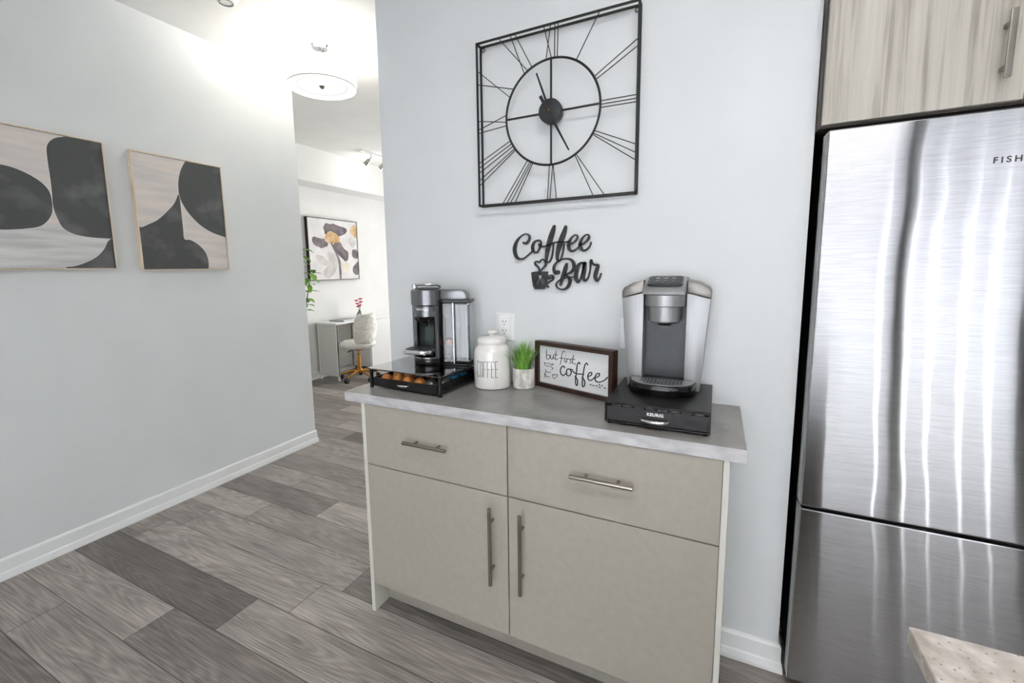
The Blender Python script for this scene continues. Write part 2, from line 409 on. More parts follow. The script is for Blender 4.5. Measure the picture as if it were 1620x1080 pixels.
def grow(poly, d):
    n = len(poly); A = sum(poly[i][0] * poly[(i + 1) % n][1] - poly[(i + 1) % n][0] * poly[i][1] for i in range(n)); s = 1 if A > 0 else -1; o = []
    for i in range(n):
        a, c = poly[i - 1], poly[(i + 1) % n]; tx, ty = c[0] - a[0], c[1] - a[1]; l = math.hypot(tx, ty) or 1
        o.append((poly[i][0] + s * ty / l * d, poly[i][1] - s * tx / l * d))
    return o
def copy_tree(o, parent=None):
    c = o.copy(); COL.objects.link(c); c.parent = parent
    for ch in o.children: copy_tree(ch, c)
    return c

# ------------------------------------------------------------------ outlines measured in the wall planes (metres)
COFFEE = [[(0.6101, 1.5039, 0.0066), (0.6224, 1.5018, 0.00858), (0.633, 1.5119, 0.00726), (0.6365, 1.5252, 0.0066), (0.6296, 1.5351, 0.00528), (0.6156, 1.5374, 0.00396), (0.5979, 1.5286, 0.00462), (0.5817, 1.5115, 0.00792), (0.5724, 1.4891, 0.01122), (0.5722, 1.4696, 0.01122), (0.5792, 1.4498, 0.0099), (0.5935, 1.4403, 0.0066), (0.6113, 1.4424, 0.00528), (0.6255, 1.4518, 0.00462), (0.6431, 1.4658, 0.00462), (0.6501, 1.4736, 0.00396)], [(0.6727, 1.5109, 0.00462), (0.659, 1.5067, 0.00594), (0.6502, 1.4927, 0.00924), (0.6495, 1.4768, 0.00924), (0.657, 1.4653, 0.00594), (0.6691, 1.4666, 0.00462), (0.6795, 1.4821, 0.00528), (0.6846, 1.4978, 0.00594), (0.6813, 1.509, 0.00462), (0.6727, 1.5115, 0.00462)], [(0.6771, 1.4933, 0.0066), (0.6846, 1.4867, 0.00462), (0.6965, 1.4863, 0.00396), (0.71, 1.4889, 0.00396), (0.7334, 1.4974, 0.00396), (0.7483, 1.5009, 0.00396), (0.7647, 1.5002, 0.00396), (0.7874, 1.4999, 0.00396), (0.797, 1.5032, 0.00396)], [(0.7383, 1.5608, 0.00858), (0.7334, 1.5456, 0.0132), (0.7251, 1.5212, 0.01518), (0.7167, 1.4934, 0.01452), (0.71, 1.4653, 0.01188), (0.7066, 1.4401, 0.00858), (0.7082, 1.4274, 0.00528), (0.7167, 1.4256, 0.00396), (0.7267, 1.4396, 0.00462), (0.7318, 1.4615, 0.00396), (0.7344, 1.4833, 0.00396), (0.7334, 1.4974, 0.00396)], [(0.7839, 1.5567, 0.00858), (0.7791, 1.5402, 0.01254), (0.7711, 1.5191, 0.01518), (0.7614, 1.4948, 0.01518), (0.7533, 1.4671, 0.01188), (0.75, 1.4453, 0.00858), (0.7534, 1.4295, 0.00594), (0.7616, 1.4309, 0.00462), (0.7697, 1.4479, 0.00462), (0.7746, 1.4695, 0.00462), (0.7771, 1.488, 0.00396), (0.7751, 1.4989, 0.00396)], [(0.7971, 1.4888, 0.00396), (0.8115, 1.4943, 0.00462), (0.8241, 1.5045, 0.00594), (0.8303, 1.5164, 0.00528), (0.8255, 1.5242, 0.00396), (0.8145, 1.5217, 0.00462), (0.8018, 1.5085, 0.0066), (0.7955, 1.4904, 0.00924), (0.7972, 1.4749, 0.00924), (0.8069, 1.4654, 0.00726), (0.8196, 1.468, 0.00594), (0.8354, 1.4797, 0.00462), (0.8447, 1.4915, 0.00396)], [(0.84, 1.4871, 0.00396), (0.854, 1.4926, 0.00462), (0.8679, 1.5041, 0.0066), (0.8739, 1.5159, 0.00594), (0.8692, 1.5236, 0.00396), (0.8584, 1.5211, 0.00462), (0.8461, 1.5081, 0.0066), (0.84, 1.4917, 0.00924), (0.8417, 1.4764, 0.00924), (0.8512, 1.4664, 0.00726), (0.8636, 1.4681, 0.00594), (0.8759, 1.4797, 0.00462), (0.8818, 1.4945, 0.0033)]]
BAR = [[(0.7535, 1.3855, 0.0132), (0.7435, 1.384, 0.0099), (0.7368, 1.3983, 0.00858), (0.7401, 1.4141, 0.0066), (0.7517, 1.4264, 0.00462), (0.7714, 1.4354, 0.00462), (0.7942, 1.4364, 0.00594), (0.8103, 1.4283, 0.00858), (0.8174, 1.4127, 0.0099), (0.8153, 1.3972, 0.00924), (0.8041, 1.3849, 0.00726), (0.788, 1.3773, 0.00462), (0.7815, 1.3742, 0.00396), (0.7929, 1.3694, 0.00528), (0.8011, 1.3569, 0.0099), (0.7995, 1.3412, 0.0099), (0.7882, 1.3254, 0.00792), (0.7718, 1.3196, 0.00462), (0.7552, 1.3237, 0.00396), (0.7469, 1.3348, 0.00396), (0.7502, 1.3475, 0.00396), (0.7651, 1.3586, 0.00396), (0.788, 1.3648, 0.00396), (0.8235, 1.3677, 0.00396)], [(0.7878, 1.4163, 0.00792), (0.7846, 1.4039, 0.01188), (0.7782, 1.3821, 0.01254), (0.77, 1.3601, 0.01056), (0.7645, 1.338, 0.00792)], [(0.8548, 1.4181, 0.0066), (0.8437, 1.4199, 0.00594), (0.8328, 1.4093, 0.00924), (0.8266, 1.3878, 0.01122), (0.8251, 1.3661, 0.01122), (0.8316, 1.349, 0.00858), (0.8396, 1.3536, 0.00594), (0.8473, 1.3752, 0.00528), (0.8534, 1.3998, 0.00594), (0.8579, 1.4181, 0.0099)], [(0.8585, 1.4181, 0.0099), (0.8566, 1.3905, 0.01056), (0.8537, 1.3659, 0.00924), (0.8601, 1.3536, 0.00726), (0.8694, 1.3597, 0.00528), (0.8755, 1.375, 0.00396), (0.8799, 1.3994, 0.00396), (0.8811, 1.4237, 0.0066)], [(0.8826, 1.4282, 0.00792), (0.8874, 1.4175, 0.00594), (0.8982, 1.4112, 0.0066), (0.9089, 1.4095, 0.00792), (0.9031, 1.3899, 0.01122), (0.8987, 1.3687, 0.01056), (0.9051, 1.3535, 0.00792), (0.9141, 1.3626, 0.00528), (0.92, 1.3792, 0.0033)]]
HEART = [[(0.6774, 1.3879, 0.00462), (0.6747, 1.404, 0.00462), (0.662, 1.4155, 0.00594), (0.6586, 1.4252, 0.00528), (0.6672, 1.4298, 0.00396), (0.6776, 1.4248, 0.0033), (0.6844, 1.4343, 0.00396), (0.6947, 1.4356, 0.00462), (0.7032, 1.4243, 0.00528), (0.7014, 1.4116, 0.00594), (0.6878, 1.399, 0.00462), (0.6781, 1.3879, 0.00396)]]
HAND = [[(0.7122, 1.3636, 0.00462), (0.7183, 1.3619, 0.00462), (0.7268, 1.366, 0.00462)], [(0.7122, 1.3693, 0.00396), (0.715, 1.3715, 0.00396), (0.7268, 1.3746, 0.00462), (0.7352, 1.3666, 0.00528), (0.7318, 1.3571, 0.00528), (0.7183, 1.3491, 0.00462), (0.7064, 1.3379, 0.00462), (0.7149, 1.3283, 0.00396)]]
CUP = [[(0.6434, 1.386), (0.6462, 1.3879), (0.6636, 1.3903), (0.7133, 1.3891), (0.7099, 1.3604), (0.7047, 1.3315), (0.6979, 1.3201), (0.6581, 1.3199), (0.6511, 1.3313), (0.646, 1.3606)]]
LEAF = [[(0.6798, 1.375), (0.6843, 1.3792), (0.6877, 1.3733), (0.6863, 1.3653), (0.6797, 1.3556), (0.6732, 1.3654), (0.6719, 1.3735), (0.6757, 1.3792)], [(0.6691, 1.3654), (0.6725, 1.3589), (0.6787, 1.3502), (0.6773, 1.3469), (0.6697, 1.3541), (0.667, 1.3605)], [(0.6904, 1.3653), (0.687, 1.3589), (0.6814, 1.3502), (0.6828, 1.3469), (0.6904, 1.354), (0.6932, 1.3604)], [(0.6628, 1.3589), (0.6669, 1.3515), (0.6766, 1.3443), (0.6745, 1.3424), (0.6652, 1.3469), (0.6614, 1.3541)], [(0.6973, 1.3588), (0.6931, 1.3514), (0.6835, 1.3443), (0.6856, 1.3424), (0.6952, 1.3469), (0.6986, 1.354)], [(0.66, 1.3502), (0.6652, 1.3437), (0.6759, 1.3398), (0.6686, 1.3385), (0.6613, 1.343)], [(0.7, 1.3501), (0.6948, 1.3437), (0.6842, 1.3398), (0.6914, 1.3385), (0.6986, 1.343)]]
RODS = [((0.7082, 2.2716), (0.7391, 2.1512)), ((0.7368, 2.2714), (0.7181, 2.1501)), ((0.7521, 2.2724), (0.7507, 2.1487)), ((0.7642, 2.2715), (0.7607, 2.148)), ((0.914, 2.2701), (0.8299, 2.1252)), ((1.0327, 2.146), (0.8936, 2.0585)), ((1.0345, 2.1247), (0.8995, 2.0474)), ((1.036, 1.9745), (0.9161, 1.9752)), ((1.0363, 1.9627), (0.9163, 1.9637)), ((1.0366, 1.9516), (0.9171, 1.9534)), ((1.0337, 1.8183), (0.898, 1.8801)), ((1.0343, 1.7915), (0.8945, 1.8716)), ((1.0328, 1.7682), (0.8909, 1.8687)), ((0.8918, 1.6665), (0.8284, 1.8049)), ((0.9299, 1.6653), (0.8337, 1.8064)), ((0.7239, 1.6649), (0.7312, 1.7841)), ((0.7336, 1.664), (0.744, 1.7826)), ((0.7576, 1.6643), (0.7456, 1.7824)), ((0.5419, 1.6628), (0.6429, 1.8077)), ((0.5579, 1.6616), (0.6521, 1.8006)), ((0.5738, 1.6619), (0.6579, 1.797)), ((0.593, 1.6619), (0.6637, 1.7941)), ((0.4403, 1.8239), (0.574, 1.8894)), ((0.4417, 1.8064), (0.5799, 1.8795)), ((0.4423, 1.7881), (0.5867, 1.8696)), ((0.4435, 1.7602), (0.5891, 1.8572)), ((0.444, 1.7403), (0.5925, 1.8515)), ((0.442, 1.981), (0.5594, 1.9598)), ((0.4432, 1.9507), (0.5597, 1.9859)), ((0.4429, 1.9369), (0.5609, 1.9476)), ((0.4373, 2.1666), (0.576, 2.0453)), ((0.4379, 2.1175), (0.5933, 2.073)), ((0.5278, 2.2671), (0.6477, 2.1259)), ((0.5763, 2.268), (0.6337, 2.1187)), ((0.5938, 2.2689), (0.664, 2.1354))]
A1 = [(-0.5709, 2.0823), (-0.6159, 2.0624), (-0.6446, 2.0228), (-0.6498, 1.9613), (-0.649, 1.8719), (-0.6501, 1.8085), (-0.6523, 1.7355), (-0.6425, 1.6814), (-0.6256, 1.6364), (-0.584, 1.6089), (-0.5153, 1.5973), (-0.4391, 1.5953), (-0.4159, 1.5965), (-0.4313, 2.0925), (-0.5081, 2.1116)]
A2 = [(-1.02, 1.86), (-0.93, 1.895), (-0.855, 1.9040), (-0.7900, 1.9015), (-0.7365, 1.8833), (-0.6932, 1.8557), (-0.6689, 1.8283), (-0.6568, 1.7986), (-0.6546, 1.7535), (-0.6596, 1.7073), (-0.6791, 1.669), (-0.7098, 1.6394), (-0.758, 1.6252), (-0.81, 1.6172), (-0.8472, 1.6146), (-0.95, 1.617), (-1.02, 1.63)]
A3 = [(-0.4404, 1.5912), (-0.4727, 1.5376), (-0.5098, 1.4968), (-0.5606, 1.4668), (-0.6046, 1.4503), (-0.639, 1.4419), (-0.6455, 1.3811), (-0.3951, 1.3732), (-0.3724, 1.5946)]
B1 = [(-0.0186, 2.073), (-0.0518, 2.0109), (-0.0688, 1.9468), (-0.0723, 1.8793), (-0.0594, 1.8247), (-0.0216, 1.7603), (0.0354, 1.7012), (0.1032, 1.6617), (0.1885, 1.6348), (0.2655, 1.6108), (0.3165, 2.158), (0.0317, 2.134)]
B2 = [(-0.0729, 1.8736), (-0.1027, 1.8195), (-0.144, 1.7705), (-0.2001, 1.7158), (-0.2522, 1.6844), (-0.2892, 1.6656), (-0.339, 1.6568), (-0.3488, 1.3824), (0.0547, 1.3713), (0.0608, 1.4347), (0.0628, 1.4931), (0.0441, 1.547), (0.0014, 1.5895), (-0.0364, 1.6089), (-0.0671, 1.6131), (-0.0685, 1.6761), (-0.0693, 1.7783)]
FLOWER = {'purple1': [(2.637, 1.995), (2.701, 2.022), (2.828, 2.016), (3.003, 1.979), (2.975, 1.911), (2.882, 1.872), (2.818, 1.885), (2.764, 1.914), (2.689, 1.871), (2.638, 1.906)], 'purple2': [(2.455, 1.833), (2.582, 1.83), (2.683, 1.797), (2.669, 1.732), (2.572, 1.707), (2.475, 1.741)], 'purple3': [(2.778, 1.769), (2.876, 1.79), (2.937, 1.709), (3.015, 1.654), (2.992, 1.542), (2.911, 1.558), (2.82, 1.639), (2.773, 1.704)], 'purple4': [(3.083, 1.696), (3.168, 1.682), (3.175, 1.578), (3.09, 1.594)], 'purple5': [(3.079, 1.456), (3.19, 1.526), (3.177, 1.351), (3.096, 1.37)], 'gold1': [(2.646, 1.859), (2.735, 1.928), (2.86, 1.871), (2.867, 1.789), (2.722, 1.767), (2.654, 1.805)], 'gold2': [(3.061, 1.95), (3.125, 2.045), (3.188, 1.992), (3.173, 1.871), (3.113, 1.895)], 'gold3': [(2.903, 1.457), (2.981, 1.525), (3.022, 1.457), (2.924, 1.373)], 'grey1': [(2.483, 1.601), (2.603, 1.587), (2.722, 1.507), (2.698, 1.465), (2.556, 1.507)], 'grey2': [(2.585, 1.363), (2.655, 1.458), (2.806, 1.474), (2.777, 1.375), (2.664, 1.312)], 'grey3': [(2.668, 1.62), (2.756, 1.661), (2.835, 1.557), (2.827, 1.458), (2.721, 1.491)], 'grey4': [(3.028, 1.83), (3.111, 1.868), (3.151, 1.767), (3.077, 1.73)], 'stem': [(2.734, 1.757), (2.76, 1.765), (2.859, 1.574), (2.876, 1.457), (2.872, 1.296), (2.845, 1.297), (2.84, 1.458), (2.816, 1.59)]}
# ================================================================== THE SETTING
def struct(name, bm, m, parent=None, **kw):
    o = link(name, bm, m, parent, **kw)
    if parent is None: o['kind'] = 'structure'
    return o
XL, XE, XR, H = -1.618, -0.094, 1.547, 2.85
XF = -3.35
Y0, Y1 = -3.6, 5.9
XRW = 4.3

# floor: one mesh, one face per plank
def build_floor():
    b = bmesh.new(); uvl = b.loops.layers.uv.new('uv'); uve = b.loops.layers.uv.new('edge'); tl = b.loops.layers.float_color.new('tone')
    joints = {-4: -1.162, -3: -0.690, -2: -0.418, -1: -0.228, 0: -1.336, 1: -1.072, 2: -0.715, -5: -0.1, -6: -0.9}
    tones = {(-3, 0): .30, (-2, 0): .72, (-1, 0): .9, (-2, -1): .12, (-3, -1): .72, (-4, 0): .62, (-4, -1): .6, (-5, -1): .22, (-5, 0): .55, (2, 0): 1.0, (1, 0): .62, (2, -1): .3, (-1, -1): .78, (0, 0): .72, (0, -1): .55}
    rnd = random.Random(5); PW, LEN = 0.1885, 1.22
    k0, k1 = int((Y0 + 0.375) / PW) - 1, int((Y1 + 0.375) / PW) + 1
    for k in range(k0, k1 + 1):
        ya, yb = -0.375 + PW * (k - 0), -0.375 + PW * (k + 1)
        ya -= 0; row = k
        j = joints.get(row, rnd.uniform(-1.2, 0))
        n = -4
        while j + n * LEN < XRW + .1:
            xa, xb = j + n * LEN, j + (n + 1) * LEN
            if xb > XF - .6:
                t = tones.get((row, n), min(1, max(0, rnd.gauss(0.55, 0.24)))); a, c = rnd.random(), rnd.random()
                vs = [b.verts.new(q) for q in ((xa, ya, 0), (xb, ya, 0), (xb, yb, 0), (xa, yb, 0))]; f = b.faces.new(vs)
                for lp, (u, v) in zip(f.loops, ((0, 0), (1, 0), (1, 1), (0, 1))):
                    lp[uvl].uv = (xa + u * LEN, ya + v * PW); lp[uve].uv = (u, v); lp[tl] = (a, c, t, 1)
            n += 1
    bmesh.ops.remove_doubles(b, verts=b.verts[:], dist=1e-5)
    return struct('floor', b, M_floor)
build_floor()
struct('ceiling', box(XF - .7, XRW + .1, Y0 - .1, Y1 + .1, H, H + .1), M_ceil)
struct('wall_left', box(XL - .12, XL, Y0, 0.82, 0, H), M_wall)
struct('wall_back', box(XE, XR, 0.0, 0.76, 0, H), M_wall)
struct('wall_far', box(XF - .1, XF, -1.2, Y1, 0, H), M_white)
struct('wall_study_side', box(XF, XL - .12, -1.3, -1.2, 0, H), M_white)
struct('wall_study_right', box(2.0, 2.1, 0.86, Y1, 0, H), M_white)
struct('wall_fridge_side', box(XR, XRW, 0.76, 0.86, 0, H), M_wall)
struct('wall_right', box(XRW, XRW + .1, Y0, .86, 0, H), M_wall)
# the bulkhead running along the study ceiling
struct('trim_1', box(XF, -3.02, -1.2, Y1, 2.455, H), M_white)

def wall_with_window(name, y, x0, x1, wx0, wx1, wz0, wz1, t, m):
    b = bmesh.new()
    for a in ((x0, wx0, 0, H), (wx1, x1, 0, H), (wx0, wx1, 0, wz0), (wx0, wx1, wz1, H)): box(a[0], a[1], y, y + t, a[2], a[3], bm=b)
    bmesh.ops.remove_doubles(b, verts=b.verts[:], dist=1e-5)
    struct(name, b, m)
def window(n, y, x0, x1, z0, z1, mull):
    b = bmesh.new(); w = .05
    for a in ((x0, x1, z0, z0 + w), (x0, x1, z1 - w, z1), (x0, x0 + w, z0 + w, z1 - w), (x1 - w, x1, z0 + w, z1 - w)): box(a[0], a[1], y - .03, y + .03, a[2], a[3], bm=b)
    for q in mull: box(q - .03, q + .03, y - .03, y + .03, z0 + w, z1 - w, bm=b)
    o = struct('window_%d' % n, b, M_trim)
    link('glass_pane', box(x0 + w, x1 - w, y - .004, y + .004, z0 + w, z1 - w), M_pane, o)
wall_with_window('wall_front', Y0 - .1, XL, XRW, 0.2, 3.7, 0.04, 2.50, .1, M_wall)
window(1, Y0 - .05, 0.2, 3.7, 0.04, 2.50, (1.35, 2.70))  # unseen patio window, made up for daylight and the fridge's reflection
wall_with_window('wall_study_end', Y1, XF, 2.1, -2.8, 0.4, 0.3, 2.5, .1, M_white)
window(2, Y1 + .05, -2.8, 0.4, 0.3, 2.5, (-1.2,))

BB = [(0, 0), (.0165, 0), (.0165, .012), (.013, .034), (.0095, .040), (.0095, .092), (.006, .101), (0, .103)]
def baseboard(name, p0, p1, nrm, m=M_trim, ext=(0, 0)):
    """profile swept from p0 to p1 (floor points), sticking out along nrm; ext mitres the ends round outside corners"""
    b = bmesh.new(); d = Vector((p1[0] - p0[0], p1[1] - p0[1], 0)).normalized(); R = []
    for p, s, e in ((p0, -1, ext[0]), (p1, 1, ext[1])):
        R.append([b.verts.new((p[0] + nrm[0] * q[0] + d.x * s * e * q[0], p[1] + nrm[1] * q[0] + d.y * s * e * q[0], q[1])) for q in BB])
    n = len(BB)
    for i in range(n): b.faces.new((R[0][i], R[0][(i + 1) % n], R[1][(i + 1) % n], R[1][i]))
    b.faces.new(R[0]); b.faces.new(R[1][::-1]); bmesh.ops.recalc_face_normals(b, faces=b.faces[:])
    return struct(name, b, m)
baseboard('baseboard_left', (XL, Y0), (XL, 0.82), (1, 0), ext=(0, 1))
baseboard('baseboard_left_end', (XL - .12, 0.82), (XL, 0.82), (0, 1), ext=(0, 1))
baseboard('baseboard_back', (XE, 0), (XR, 0), (0, -1), ext=(1, 1))
baseboard('baseboard_back_side', (XE, 0), (XE, .76), (-1, 0), ext=(1, 0))
baseboard('baseboard_fridge_side', (XR, 0), (XR, .3), (1, 0), ext=(1, 0))
baseboard('baseboard_far', (XF, -1.2), (XF, Y1), (1, 0))
# unseen blinds, added so the fridge reflects bright streaks from their gaps
def blinds():
    m = mat('white_blind_fabric', (240, 240, 241), .8); nt = m.node_tree
    out = [n for n in nt.nodes if n.type == 'OUTPUT_MATERIAL'][0]; tr = N(m, 'ShaderNodeBsdfTranslucent'); mx = N(m, 'ShaderNodeMixShader'); tr.inputs[0].default_value = lin((246, 246, 248)); mx.inputs[0].default_value = .62
    L(m, bsdf(m).outputs[0], mx.inputs[1]); L(m, tr.outputs[0], mx.inputs[2]); L(m, mx.outputs[0], out.inputs[0])
    t = thing('added_slat_blind', 'white slat blind added out of view to streak the fridge reflection', 'blind', (1.95, -3.54, 2.62))
    link('headrail', box(-1.80, 1.80, -.02, .02, -.05, 0), M_plate, t)
    edges = [0.18] + [0.18 + .178 * k for k in range(1, 12)] + [2.27, 2.45, 2.62, 2.81, 2.965, 3.17, 3.34, 3.52, 3.72]
    for a, c_ in zip(edges, edges[1:]): g_ = .0065 if c_ > 2.6 else .003; link('slat', box(a + (g_ if a > 2.6 else .0002) - 1.95, c_ - (g_ if c_ > 2.6 else .0002) - 1.95, -.0015, .0015, -2.58, -.052), m, t)
    rs = thing('added_shade', 'white shade added out of view to hide the upper slat gaps from the fridge', 'blind', (3.05, -3.495, 2.62))  # added sheet, keeps the upper slat gaps out of the fridge's reflection
    link('shade_sheet', box(-1.30, .62, -.0015, .0015, -1.46, 0), m, rs); link('bottom_bar', box(-1.30, .62, -.006, .006, -1.485, -1.461), M_plate, rs)
blinds()
for x_, w_ in ((2.715, .035), (3.50, .04)):  # unseen posts added to put dark columns in the fridge's reflection
    struct('added_post', box(x_ - w_, x_ + w_, -3.46, -3.40, 0, H), noisy('grey_post_paint', (120, 124, 128), (128, 132, 136), (3, 3, 3), .5)).name = 'added_post_2'

# ================================================================== CABINET AND COUNTERTOP
cab = thing('base_cabinet', 'greige two-door two-drawer cabinet standing under the grey countertop', 'cabinet', (0.7165, -0.2, 0))
def C(x): return x - 0.7165
def CY(y): return y + 0.2
yb, yf, yd = CY(-.020), CY(-.380), CY(-.3985)
link('side_panel', box(C(.078), C(.0955), yb, yd, 0, .8925, .001), M_panel, cab)
link('side_panel', box(C(1.3415), C(1.357), yb, yd, 0, .8925, .001), M_panel, cab)
b = box(C(.0955), C(1.3415), yb, yf, .128, .8925); link('body', b, M_dark, cab)
link('toe_kick', box(C(.0955), C(1.3415), CY(-.308), CY(-.295), 0.0, .1278), M_cab, cab)
def bar_handle(p0, p1, out, parent, r=.0068, inset=.045):
    """round bar on two posts; out = vector from door face to bar axis"""
    P0, P1, O = Vector(p0), Vector(p1), Vector(out); d = (P1 - P0).normalized()
    b = tube([P0 + O, P0 + O + d * .001, P1 + O - d * .001, P1 + O], [r * .8, r, r, r * .8], 14)
    for q in (P0 + d * inset, P1 - d * inset): tube([q, q + O * .98], r * .75, 10, bm=b)
    return link('handle', b, M_nickel, parent, smooth=True)
for nm, x0, x1, z0, z1 in (('drawer', .0965, .7065, .6465, .8905), ('drawer', .7105, 1.3405, .6465, .8905), ('door', .0965, .7065, .1285, .6425), ('door', .7105, 1.3405, .1285, .6425)):
    d = link(nm, box(C(x0), C(x1), yd, yf - .0005, z0, z1, .0012), M_cab, cab)
    if nm == 'drawer':
        m_ = {True: (.298, .485), False: (.929, 1.116)}[x0 < .5]
        bar_handle((C(m_[0]), yd, .775), (C(m_[1]), yd, .775), (0, -.030, 0), d)
    else:
        xx = .652 if x0 < .5 else .763
        bar_handle((C(xx), yd, .322), (C(xx), yd, .605), (0, -.030, 0), d, inset=.055)
top = link('countertop', box(0.0012, 1.3918, -.4026, -.0008, .893, .930, .001), M_conc)
M_edge = noisy('pale_grey_edge', (176, 175, 176), (206, 205, 206), (14, 14, 40), .4, detail=6)  # edges paler than the slab top
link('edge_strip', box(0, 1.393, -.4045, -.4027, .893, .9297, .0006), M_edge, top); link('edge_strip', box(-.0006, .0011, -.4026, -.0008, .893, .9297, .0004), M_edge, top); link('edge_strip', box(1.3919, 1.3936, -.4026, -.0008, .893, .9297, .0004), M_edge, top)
tag(top, 'grey concrete-look countertop slab resting on the greige cabinet', 'countertop')

# ================================================================== SQUARE WALL CLOCK
ck = thing('wall_clock', 'large square black wire wall clock with thin rods for numerals', 'clock', (0.7375, 0, 1.963))
def K3(p, y): return (p[0] - .7375, y, p[1] - 1.963)
fx0, fx1, fz0, fz1 = .434, 1.041, 1.6565, 2.267
cs = [(fx0, fz0), (fx1, fz0), (fx1, fz1), (fx0, fz1)]
def sqbar(a, b_, w, bm):
    a, b_ = Vector(a), Vector(b_); t = (b_ - a).normalized(); up = Vector((0, 1, 0)) if abs(t.y) < .9 else Vector((0, 0, 1)); s = t.cross(up).normalized() * w / 2; u = up * w / 2
    a = a - t * w / 2; b_ = b_ + t * w / 2
    A = [bm.verts.new(a + i * s + j * u) for i, j in ((-1, -1), (1, -1), (1, 1), (-1, 1))]; B = [bm.verts.new(b_ + i * s + j * u) for i, j in ((-1, -1), (1, -1), (1, 1), (-1, 1))]
    F = [bm.faces.new(A), bm.faces.new(B[::-1])] + [bm.faces.new((A[i], B[i], B[(i + 1) % 4], A[(i + 1) % 4])) for i in range(4)]
    bmesh.ops.recalc_face_normals(bm, faces=F)
b = bmesh.new()
for y in (-.045, -.012):
    for i in range(4): sqbar(K3(cs[i], y), K3(cs[(i + 1) % 4], y), .0065, b)
for q in cs: sqbar(K3(q, -.045), K3(q, -.012), .0065, b)
link('frame', b, M_iron, ck)
for q in ((fx0 + .012, fz1 - .012), (fx1 - .012, fz1 - .012)): link('hanging_loop', tube([K3((q[0] + .007 * math.cos(a * PI / 8), q[1] + .007 * math.sin(a * PI / 8)), -.012) for a in range(16)], .0014, 6, closed=True), M_iron, ck)
b = tube([(.180 * math.cos(a * PI / 48), -.045, .0045 + .1845 * math.sin(a * PI / 48)) for a in range(96)], .0042, 8, closed=True)
link('dial_ring', b, M_iron, ck, smooth=True)
b = bmesh.new(); sqbar((0, -.045, -.18), (0, -.045, .189), .006, b); sqbar((-.18, -.045, .0045), (.18, -.045, .0045), .006, b); link('cross_bars', b, M_iron, ck)
CX, CZ = .738, 1.9675
for (p, q) in RODS:
    a, e = Vector(p), Vector(q); c = Vector((CX, CZ))
    # extend outward end to the frame, inner end to the ring
    d = (a - e).normalized(); ts = []
    for v, lim in ((d.x, fx0), (d.x, fx1)):
        if abs(v) > 1e-6: ts.append((lim - a.x) / v)
    for lim in (fz0, fz1):
        if abs(d.y) > 1e-6: ts.append((lim - a.y) / d.y)
    t = min(ts, key=abs); a = a + d * (t if abs(t) < .03 else 0)
    g = e - c; r = g.length; e = e - d * (r - .181) if r > .181 else e
    link('numeral_rod', tube([K3(a, -.0455), K3(e, -.0455)], .0017, 6), M_iron, ck)
b = lathe([(0, .0), (.043, 0), (.043, .012), (.040, .014), (0, .014)], 40); bmesh.ops.rotate(b, verts=b.verts[:], cent=(0, 0, 0), matrix=Matrix.Rotation(PI / 2, 3, 'X'))
link('hub_disc', b, M_signblack, ck, smooth=True, loc=(-.003, -.040, .0085))
b = lathe([(0, .0), (.0415, 0), (.0415, .022), (0, .022)], 32); bmesh.ops.rotate(b, verts=b.verts[:], cent=(0, 0, 0), matrix=Matrix.Rotation(PI / 2, 3, 'X'))
link('movement_case', b, M_charpl, ck, smooth=True, loc=(-.003, -.0175, .0085))
hc = (.7345, 1.9715)
def hand(tip, tail, w0, w1, y):
    P = Vector(tip) - Vector(tail); n = Vector((-P.y, P.x)).normalized(); t0, t1 = Vector(tail), Vector(tip)
    return prism([K3(v, 0)[::2] for v in (t0 + n * w0, t0 - n * w0, t1 - n * w1, t1 + n * w1)], y, y + .0015)
link('hour_hand', hand((.6860, 2.1070), (.7465, 1.9400), .0050, .0028, -.0590), M_iron, ck)
link('minute_hand', hand((.8100, 1.8220), (.7010, 2.0250), .0062, .0026, -.0615), M_iron, ck)
b = lathe([(0, 0), (.0035, 0), (.0035, .009), (0, .009)], 16); bmesh.ops.rotate(b, verts=b.verts[:], cent=(0, 0, 0), matrix=Matrix.Rotation(PI / 2, 3, 'X'))
link('centre_pin', b, M_gold, ck, smooth=True, loc=(hc[0] - .7375, -.054, hc[1] - 1.963))

# ================================================================== COFFEE BAR LETTERING
sg = thing('lettering_sign', 'charcoal cut-out script sign above the counter with a steaming cup shape', 'sign', (.74, 0, 1.44))
def S3(u, v, d): return (u - .74, -.014 + d, v - 1.44)
b = bmesh.new()
k_ = 1.32
COFFEE, BAR, HEART, HAND = [[[(q[0], q[1], max(q[2] * k_, .0055)) for q in s_] for s_ in g_] for g_ in (COFFEE, BAR, HEART, HAND)]
for s_ in COFFEE: ribbon(s_, S3, .006, b)
link('word_coffee', b, M_signblack, sg)
b = bmesh.new()
for s_ in BAR: ribbon(s_, S3, .006, b)
link('word_bar', b, M_signblack, sg)
b = bmesh.new()
for s_ in HEART: ribbon(s_, S3, .006, b)
link('heart_steam', b, M_signblack, sg)
b = shape2d([CUP[0]] + LEAF, .006, 'cup'); bmesh.ops.rotate(b, verts=b.verts[:], cent=(0, 0, 0), matrix=Matrix.Rotation(PI / 2, 3, 'X'))
bmesh.ops.translate(b, verts=b.verts[:], vec=(-.74, -.011, -1.44)); cup_ = link('cup_shape', b, M_signblack, sg)
b = bmesh.new()
for s_ in HAND: ribbon(s_, S3, .006, b)
link('cup_handle', b, M_signblack, sg)

